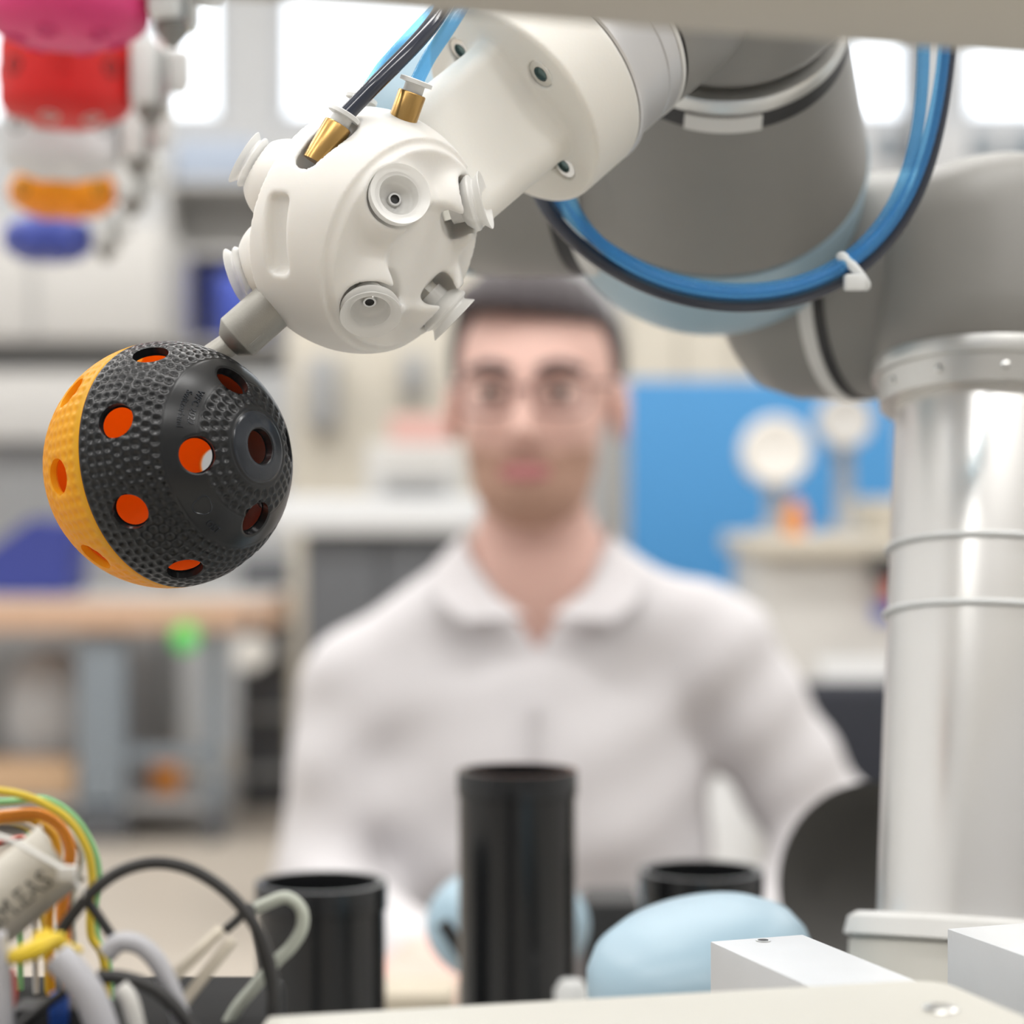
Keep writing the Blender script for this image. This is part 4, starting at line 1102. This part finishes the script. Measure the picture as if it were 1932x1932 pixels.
for s in (-1, 1):
    rim = [hw((s * (.033 + .025 * np.sign(math.cos(a)) * abs(math.cos(a)) ** .6), -.1005 + .012 * max(0, math.cos(a)), -.002 + .017 * np.sign(math.sin(a)) * abs(math.sin(a)) ** .7)) for a in np.linspace(0, 2 * math.pi, 33)]
    make('rim', *tube(rim, .0017, 8, 0), M['gframe'], gl)
    V = [hw((s * .033, -.0985, -.002))] + rim[:-1]; make('lens', np.array(V), [(0, i + 1, (i + 1) % 32 + 1) for i in range(32)], M['glens'], gl, sharp=180)
    make('temple', *tube([hw((s * .057, -.090, .008)), hw((s * .075, -.06, .010)), hw((s * .0785, .0, .010)), hw((s * .078, .025, .0))], .0018, 8, 5), M['gframe'], gl)


def trouser_d(p):
    t = s_ell(p, HIP + [0, 0, .01], (.168, .120, .105))
    for s in (-1, 1):
        hp = HIP + [s * .085, -.02, -.01]; kn = np.array([.02 + s * .12, 1.66, .555]); an = np.array([.02 + s * .13, 1.62, .14])
        t = smin(t, smin(s_cap(p, hp, kn, .086, .064), s_cap(p, kn, an, .064, .050), .02), .03)
    return smax(t, -(p[:, 2] - .115), .004)
V, Q = nets(trouser_d, (-.24, 1.54, .10), (.28, 2.26, .72), .009); make('trousers', V, Q, M['trouser'], person, sharp=180)
for s in (-1, 1):
    an = np.array([.02 + s * .13, 1.62, .085])
    make('shoe', *ellipsoid(an + [s * .01, -.06, -.037], (.046, .135, .046)), M['shoe'], person, sharp=180)

# office chair
M['chairf'] = mat('black_chair_fabric', (.022, .025, .036), .75, noise=.15)
ch = thing('office_chair', (.02, 2.13, 0), 'black upholstered office chair under the person in white', 'chair')
make('seat', *box((.02, 2.08, .405), (.48, .48, .07), .025, None, 3), M['chairf'], ch)
make('backrest', *box((.02, 2.36, .70), (.38, .05, .42), .02, None, 3), M['chairf'], ch)
make('back_support', *box((.02, 2.36, .44), (.07, .03, .20), .006), M['darkgrey'], ch)
make('gas_column', *lathe((.02, 2.13, .10), (0, 0, 1), [(0, .03), (.15, .03), (.15, .02), (.27, .02)], 24), M['robot_dark'], ch)
for i in range(5):
    a = 2 * math.pi * i / 5 + .3; dv = np.array([math.cos(a), math.sin(a), 0])
    g = make('base_arm', *tube([np.array([.02, 2.13, .12]), np.array([.02, 2.13, .10]) + dv * .15, np.array([.02, 2.13, .075]) + dv * .28], .018, 10, 4), M['darkgrey'], ch)
    make('castor', *lathe(np.array([.02, 2.13, .03]) + dv * .28 - np.cross(dv, [0, 0, 1]) * .02, np.cross(dv, [0, 0, 1]), [(0, .02), (.005, .03), (.035, .03), (.04, .02)], 20), M['robot_dark'], g)
# ------------------------------------------------------------------ background hall
def pbox(px0, px1, py0, py1, d, depth, bev=.006, z0=None, z1=None):
    a, b = P(px0, py0, d), P(px1, py1, d)
    zt = a[2] if z1 is None else z1; zb = b[2] if z0 is None else z0
    return box(((a[0] + b[0]) / 2, d + depth / 2, (zt + zb) / 2), (b[0] - a[0], depth, zt - zb), bev)

M['machine'] = mat('machine_light_grey', (.56, .55, .53), .5, noise=.03, nscale=6)
M['machine2'] = mat('machine_mid_grey', (.34, .345, .35), .5, noise=.03, nscale=6)
M['cabdark'] = mat('cabinet_slate', (.10, .105, .115), .5, noise=.05)
M['slab'] = mat('white_worktop', (.72, .74, .76), .4)
M['wood'] = mat('beech_edge', (.60, .40, .28), .55, noise=.12, nscale=20)
M['crate'] = mat('dark_blue_crate', (.035, .05, .26), .45)
M['bluebox'] = mat('royal_blue_box', (.06, .10, .50), .5)
M['panel'] = mat('blue_partition', (.055, .27, .58), .55, noise=.03, nscale=4)
M['panelbeige'] = mat('beige_partition', (.58, .54, .46), .6, noise=.04, nscale=4)
M['steelblue'] = mat('blue_grey_steel', (.24, .28, .32), .5)
M['greenl'] = mat('green_knob', (.12, .75, .14), .4)
M['peach'] = mat('cardboard', (.62, .42, .26), .7, noise=.08)
M['sack'] = mat('pale_sack', (.62, .64, .66), .7, noise=.06, bump=.3, bscale=30)
M['pinkbox'] = mat('pale_red_box', (.66, .40, .36), .6)
M['orange'] = mat('orange_plastic', (.75, .28, .05), .5)
M['lampw'] = mat('off_white_enamel', (.74, .72, .68), .4)

# machine behind the bench
o = thing('grey_machine', P(60, 0, 8.0) * [1, 1, 0], 'tall pale grey machine with stepped front behind the workbench', 'machine')
zm = [P(0, y, 8.0)[2] for y in (420, 640, 695, 835)]
make('hood', *pbox(-420, 302, 420, 640, 7.8, .74), M['machine'], o); make('slot', *pbox(-410, 296, 640, 700, 8.05, .48), M['machine2'], o)
make('drawer_front', *pbox(-420, 300, 700, 830, 7.85, .68), M['machine'], o); make('lower_body', *pbox(-410, 296, 830, 1000, 8.0, .54, z0=0), M['machine2'], o)
for x in (-160, 60): make('panel_seam', *pbox(x, x + 5, 430, 636, 7.79, .02, 0), M['machine2'], o)
# workbench with what is on it
o = thing('workbench', P(110, 0, 7.0) * [1, 1, 0], 'wooden-edged workbench with steel legs behind the floorball', 'workbench')
bt_ = P(0, 1130, 7.0)[2]; bb_ = P(0, 1192, 7.0)[2]
make('worktop', *pbox(-420, 505, 1130, 1192, 7.0, .75), M['wood'], o)
make('top_sheet', *pbox(-418, 503, 1128, 1131, 7.002, .745, 0), M['machine'], o)
for x0, x1 in ((146, 236), (388, 416), (-330, -290)):
    lg = make('leg', *pbox(x0, x1, 1192, 1500, 7.06, .08, z0=.06), M['steelblue'], o); make('foot', *pbox(x0 - 4, x1 + 4, 1560, 1600, 7.04, .12, z0=0, z1=.10), M['cabdark'], lg)
make('lower_shelf', *pbox(-330, 416, 1512, 1528, 7.06, .6), M['machine2'], o)
make('cross_rail', *pbox(236, 390, 1410, 1440, 7.08, .04), M['steelblue'], o)
make('green_knob', *lathe(P(352, 1204, 6.99), (0, -1, 0), [(0, .03), (.02, .043), (.04, .040), (.05, .02)], 28), M['greenl'], o)
sz = P(0, 1512, 7.06)[2]
c = P(-30, 1060, 7.2); tag(make('blue_crate', *prism([(-.17, 0), (.30, 0), (.32, .24), (.17, .26), (-.02, .12)], (c[0], 7.15, P(0, 1127, 7.0)[2] + .001), np.array([[1, 0, 0], [0, 0, 1], [0, 1, 0]]), .3, .01), M['crate']), 'dark blue slope-sided storage crate on the workbench', 'crate')
tag(make('pale_sack', *ellipsoid((P(55, 0, 7.2)[0], 7.52, sz + .243), (.16, .14, .24)), M['sack'], sharp=180), 'pale full sack standing under the workbench', 'sack')
tag(make('cardboard_box', *pbox(-40, 142, 1440, 1512, 7.12, .22, z0=sz + .001), M['peach']), 'open cardboard box on the lower shelf of the workbench', 'box')
tag(make('brown_jar', *lathe((P(308, 0, 7.2)[0], 7.25, sz + .001), (0, 0, 1), [(0, .05), (.12, .055), (.14, .04), (.16, .04)], 24), M['orange']), 'brown jar on the workbench shelf between the legs', 'jar')
c = P(472, 1232, 6.95); o2 = thing('paper_roll', (c[0], 6.95, c[2] - .055), 'white paper roll hung at the end of the workbench', 'roll')
make('roll', *lathe(c, (0, 1, 0), [(0, .02), (0, .055), (.10, .055), (.10, .02)], 28), M['lampw'], o2)
make('roll_bracket', *box(c + np.array([0, .024, .06]), (.02, .044, .13), .003), M['cabdark'], o2)
o = thing('dark_equipment_rack', P(520, 0, 7.6) * [1, 1, 0], 'dark equipment rack standing past the end of the workbench', 'rack')
make('rack_body', *pbox(452, 640, 1055, 1300, 7.85, .5, z0=0), M['cabdark'], o)
for y in (1120, 1230, 1340, 1450): make('shelf_edge', *pbox(446, 645, y, y + 16, 7.82, .04), M['machine2'], o)
# shelf unit with blue boxes
o = thing('shelf_unit', P(400, 0, 8.6) * [1, 1, 0], 'grey steel shelf unit with blue boxes below the windows', 'shelf')
M['binblue'] = mat('grey_blue_bin', (.38, .44, .54), .5)
for x in (306, 538): make('upright', *pbox(x, x + 10, 300, 1400, 8.6, .38, z0=0), M['machine'], o)
for y in (338, 470, 640): make('shelf_board', *pbox(306, 548, y, y + 12, 8.6, .38), M['machine'], o)
make('back_sheet', *pbox(306, 548, 330, 700, 8.99, .01, 0), M['machine'], o)
for (x0, x1, y0, y1, m_, l_) in ((330, 480, 262, 338, 'binblue', 'grey blue bin on the top board of the shelf unit'), (326, 362, 490, 640, 'bluebox', 'narrow royal blue box on the shelf unit'), (404, 486, 512, 640, 'bluebox', 'wide royal blue box on the shelf unit')):
    tag(make('storage_box', *pbox(x0, x1, y0, y1 - 1, 8.62, .33), M[m_]), l_, 'box', 'boxes on the shelf unit')
# white-topped cabinet and what stands on it
o = thing('white_top_cabinet', P(700, 0, 5.6) * [1, 1, 0], 'slate cabinet with a thick white top behind the shirt shoulder', 'cabinet')
make('cabinet_body', *pbox(572, 868, 1008, 1300, 5.62, .5, z0=0), M['cabdark'], o); make('cabinet_top', *pbox(505, 905, 938, 1006, 5.55, .65, .015), M['slab'], o)
make('door', *pbox(580, 716, 1020, 1290, 5.60, .02, .003, z0=.12), M['cabdark'], o); make('door', *pbox(724, 860, 1020, 1290, 5.60, .02, .003, z0=.12), M['cabdark'], o)
tz = P(0, 938, 5.55)[2]
o = thing('desk_printer', P(775, 0, 5.75) * [1, 1, 0] + [0, 0, tz], 'pale grey printer on the white-topped cabinet', 'printer')
make('printer_body', *pbox(690, 868, 836, 936, 5.72, .35, .02, z0=tz), M['machine'], o); make('paper_tray', *pbox(720, 845, 905, 916, 5.66, .1, .004), M['machine2'], o)
tag(make('red_box', *pbox(735, 860, 784, 836, 5.80, .2, .006, z0=P(0, 836, 5.72)[2] + .001), M['pinkbox']), 'pale red box lying on the printer', 'box')
o = thing('beige_partition', P(720, 0, 7.2) * [1, 1, 0], 'beige partition wall panel behind the printer', 'partition')
make('partition_sheet', *pbox(548, 900, 470, 1300, 7.2, .06, .004, z0=.05), M['panelbeige'], o)
for x in (560, 870): make('foot', *pbox(x, x + 24, 1500, 1500, 7.1, .26, .004, z0=0, z1=.05), M['cabdark'], o)
make('dark_cabinet', *pbox(578, 632, 672, 806, 7.05, .15), M['machine2'], o); make('dark_dial', *pbox(758, 800, 668, 742, 7.08, .12), M['machine2'], o)
# blue partition
o = thing('blue_partition', P(1440, 0, 6.2) * [1, 1, 0], 'bright blue partition panel behind the seated person', 'partition')
make('partition_sheet', *pbox(1186, 1696, 716, 1300, 6.2, .05, .004, z0=.08), M['panel'], o)
for x in (1200, 1660): make('foot', *pbox(x, x + 26, 1500, 1500, 6.08, .3, .004, z0=0, z1=.08), M['cabdark'], o)
# machine in front of it
o = thing('white_machine', P(1500, 0, 5.0) * [1, 1, 0], 'pale machine bench in front of the blue partition', 'machine')
mz = P(0, 1012, 5.0)[2]
make('machine_body', *pbox(1440, 1760, 1050, 1300, 5.0, .7, .01, z0=0), M['machine'], o); make('machine_top', *pbox(1425, 1775, 1012, 1050, 4.95, .8, .008, z1=mz), M['panelbeige'], o)
make('lower_door', *pbox(1545, 1750, 1245, 1330, 4.98, .02, .004), M['slab'], o)
make('emergency_box', *pbox(1652, 1706, 1052, 1092, 4.92, .06, .004), M['robot_dark'], o); make('red_button', *pbox(1672, 1704, 1094, 1132, 4.93, .05, .006), M['w_red'], o)
make('blue_label', *pbox(1650, 1690, 1140, 1170, 4.985, .01, 0), M['bluebox'], o)
make('machine_base', *pbox(1290, 1440, 1330, 1500, 5.05, .6, .01, z0=0), M['slab'], o)
for (cx, cy, r, m_, l_) in ((1462, 858, 66, 'lampw', 'off-white round task lamp on the pale machine bench'), (1592, 800, 52, 'machine', 'smaller grey task lamp on the pale machine bench')):
    c = P(cx, cy, 5.15); rr = r * 5.15 / F
    o2 = thing('task_lamp', (c[0], c[1] + .02, mz), l_, 'lamp', 'task lamps')
    make('lamp_head', *lathe(c + [0, .05, 0], (0, -1, .12), [(-.02, rr * .3), (.0, rr * .75), (.04, rr), (.075, rr), (.085, rr * .9), (.07, rr * .2)], 36), M[m_], o2, sharp=50)
    make('lamp_arm', *tube([c + [0, .05, 0], (c[0] + .01, c[1] + .06, (c[2] + mz) / 2), (c[0], c[1] + .02, mz + .01)], .022, 12, 6), M['machine2'], o2)
    make('lamp_base', *lathe((c[0], c[1] + .02, mz), (0, 0, 1), [(0, .06), (.015, .06), (.02, .03)], 28), M['machine2'], o2)
tag(make('orange_bottle', *lathe((P(1500, 0, 5.05)[0], 5.05, mz), (0, 0, 1), [(0, .025), (.06, .026), (.075, .012), (.09, .012)], 24), M['orange']), 'orange bottle at the foot of the off-white lamp', 'bottle')
tag(make('beige_carton', *pbox(1625, 1730, 940, 1011, 5.26, .2, .004, z0=mz), M['panelbeige']), 'beige carton on the pale machine bench', 'carton')
# cupboards on the back wall
o = thing('wall_cupboard', P(1800, 345, 9.4), 'pale wall cupboard with dark panes under the right windows', 'cupboard')
make('cupboard_body', *pbox(1604, 2120, 240, 345, 9.4, .6), M['wall'], o)
for x0, x1 in ((1655, 1700), (1832, 1880), (1905, 1960)): make('pane', *pbox(x0, x1, 252, 300, 9.38, .02, .003), M['steelblue'], o)
o = thing('drain_pipe', P(1722, 0, 9.3) * [1, 1, 0], 'dark vertical pipe on the back wall', 'pipe')
q = P(1720, 60, 9.2); make('pipe_run', *lathe((q[0], 9.2, 0), (0, 0, 1), [(0, .03), (4.7, .03)], 16), M['cabdark'], o)
for z in (1., 2.4, 3.6): make('pipe_clip', *box((q[0], 9.6, z), (.05, .80, .03)), M['cabdark'], o)
o = thing('beige_locker', P(1380, 0, 8.9) * [1, 1, 0], 'beige locker row against the back wall', 'locker')
make('locker_body', *pbox(1180, 1590, 545, 900, 8.9, .6, .01, z0=0), M['panelbeige'], o)
for i in range(4): make('door', *pbox(1186 + i * 101, 1283 + i * 101, 552, 900, 8.87, .03, .004, z0=.1), M['panelbeige'], o)
# second chair
sc2 = thing('office_chair', (.56, 3.2, 0), 'empty black office chair behind the robot arm tube', 'chair')
make('seat', *box((.56, 3.15, .44), (.46, .46, .07), .025, None, 3), M['chairf'], sc2); make('backrest', *box((.57, 3.40, .62), (.28, .05, .42), .02, None, 3), M['chairf'], sc2)
make('back_support', *box((.56, 3.41, .46), (.07, .03, .16), .006), M['darkgrey'], sc2)
make('gas_column', *lathe((.56, 3.2, .10), (0, 0, 1), [(0, .03), (.15, .03), (.15, .02), (.31, .02)], 24), M['robot_dark'], sc2)
for i in range(5):
    a = 2 * math.pi * i / 5 + .3; dv = np.array([math.cos(a), math.sin(a), 0]); c = np.array([.56, 3.2, 0])
    g = make('base_arm', *tube([c + [0, 0, .12], c + dv * .15 + [0, 0, .10], c + dv * .28 + [0, 0, .075]], .018, 10, 4), M['darkgrey'], sc2)
    make('castor', *lathe(c + dv * .28 + [0, 0, .03] - np.cross(dv, [0, 0, 1]) * .02, np.cross(dv, [0, 0, 1]), [(0, .02), (.005, .03), (.035, .03), (.04, .02)], 20), M['robot_dark'], g)
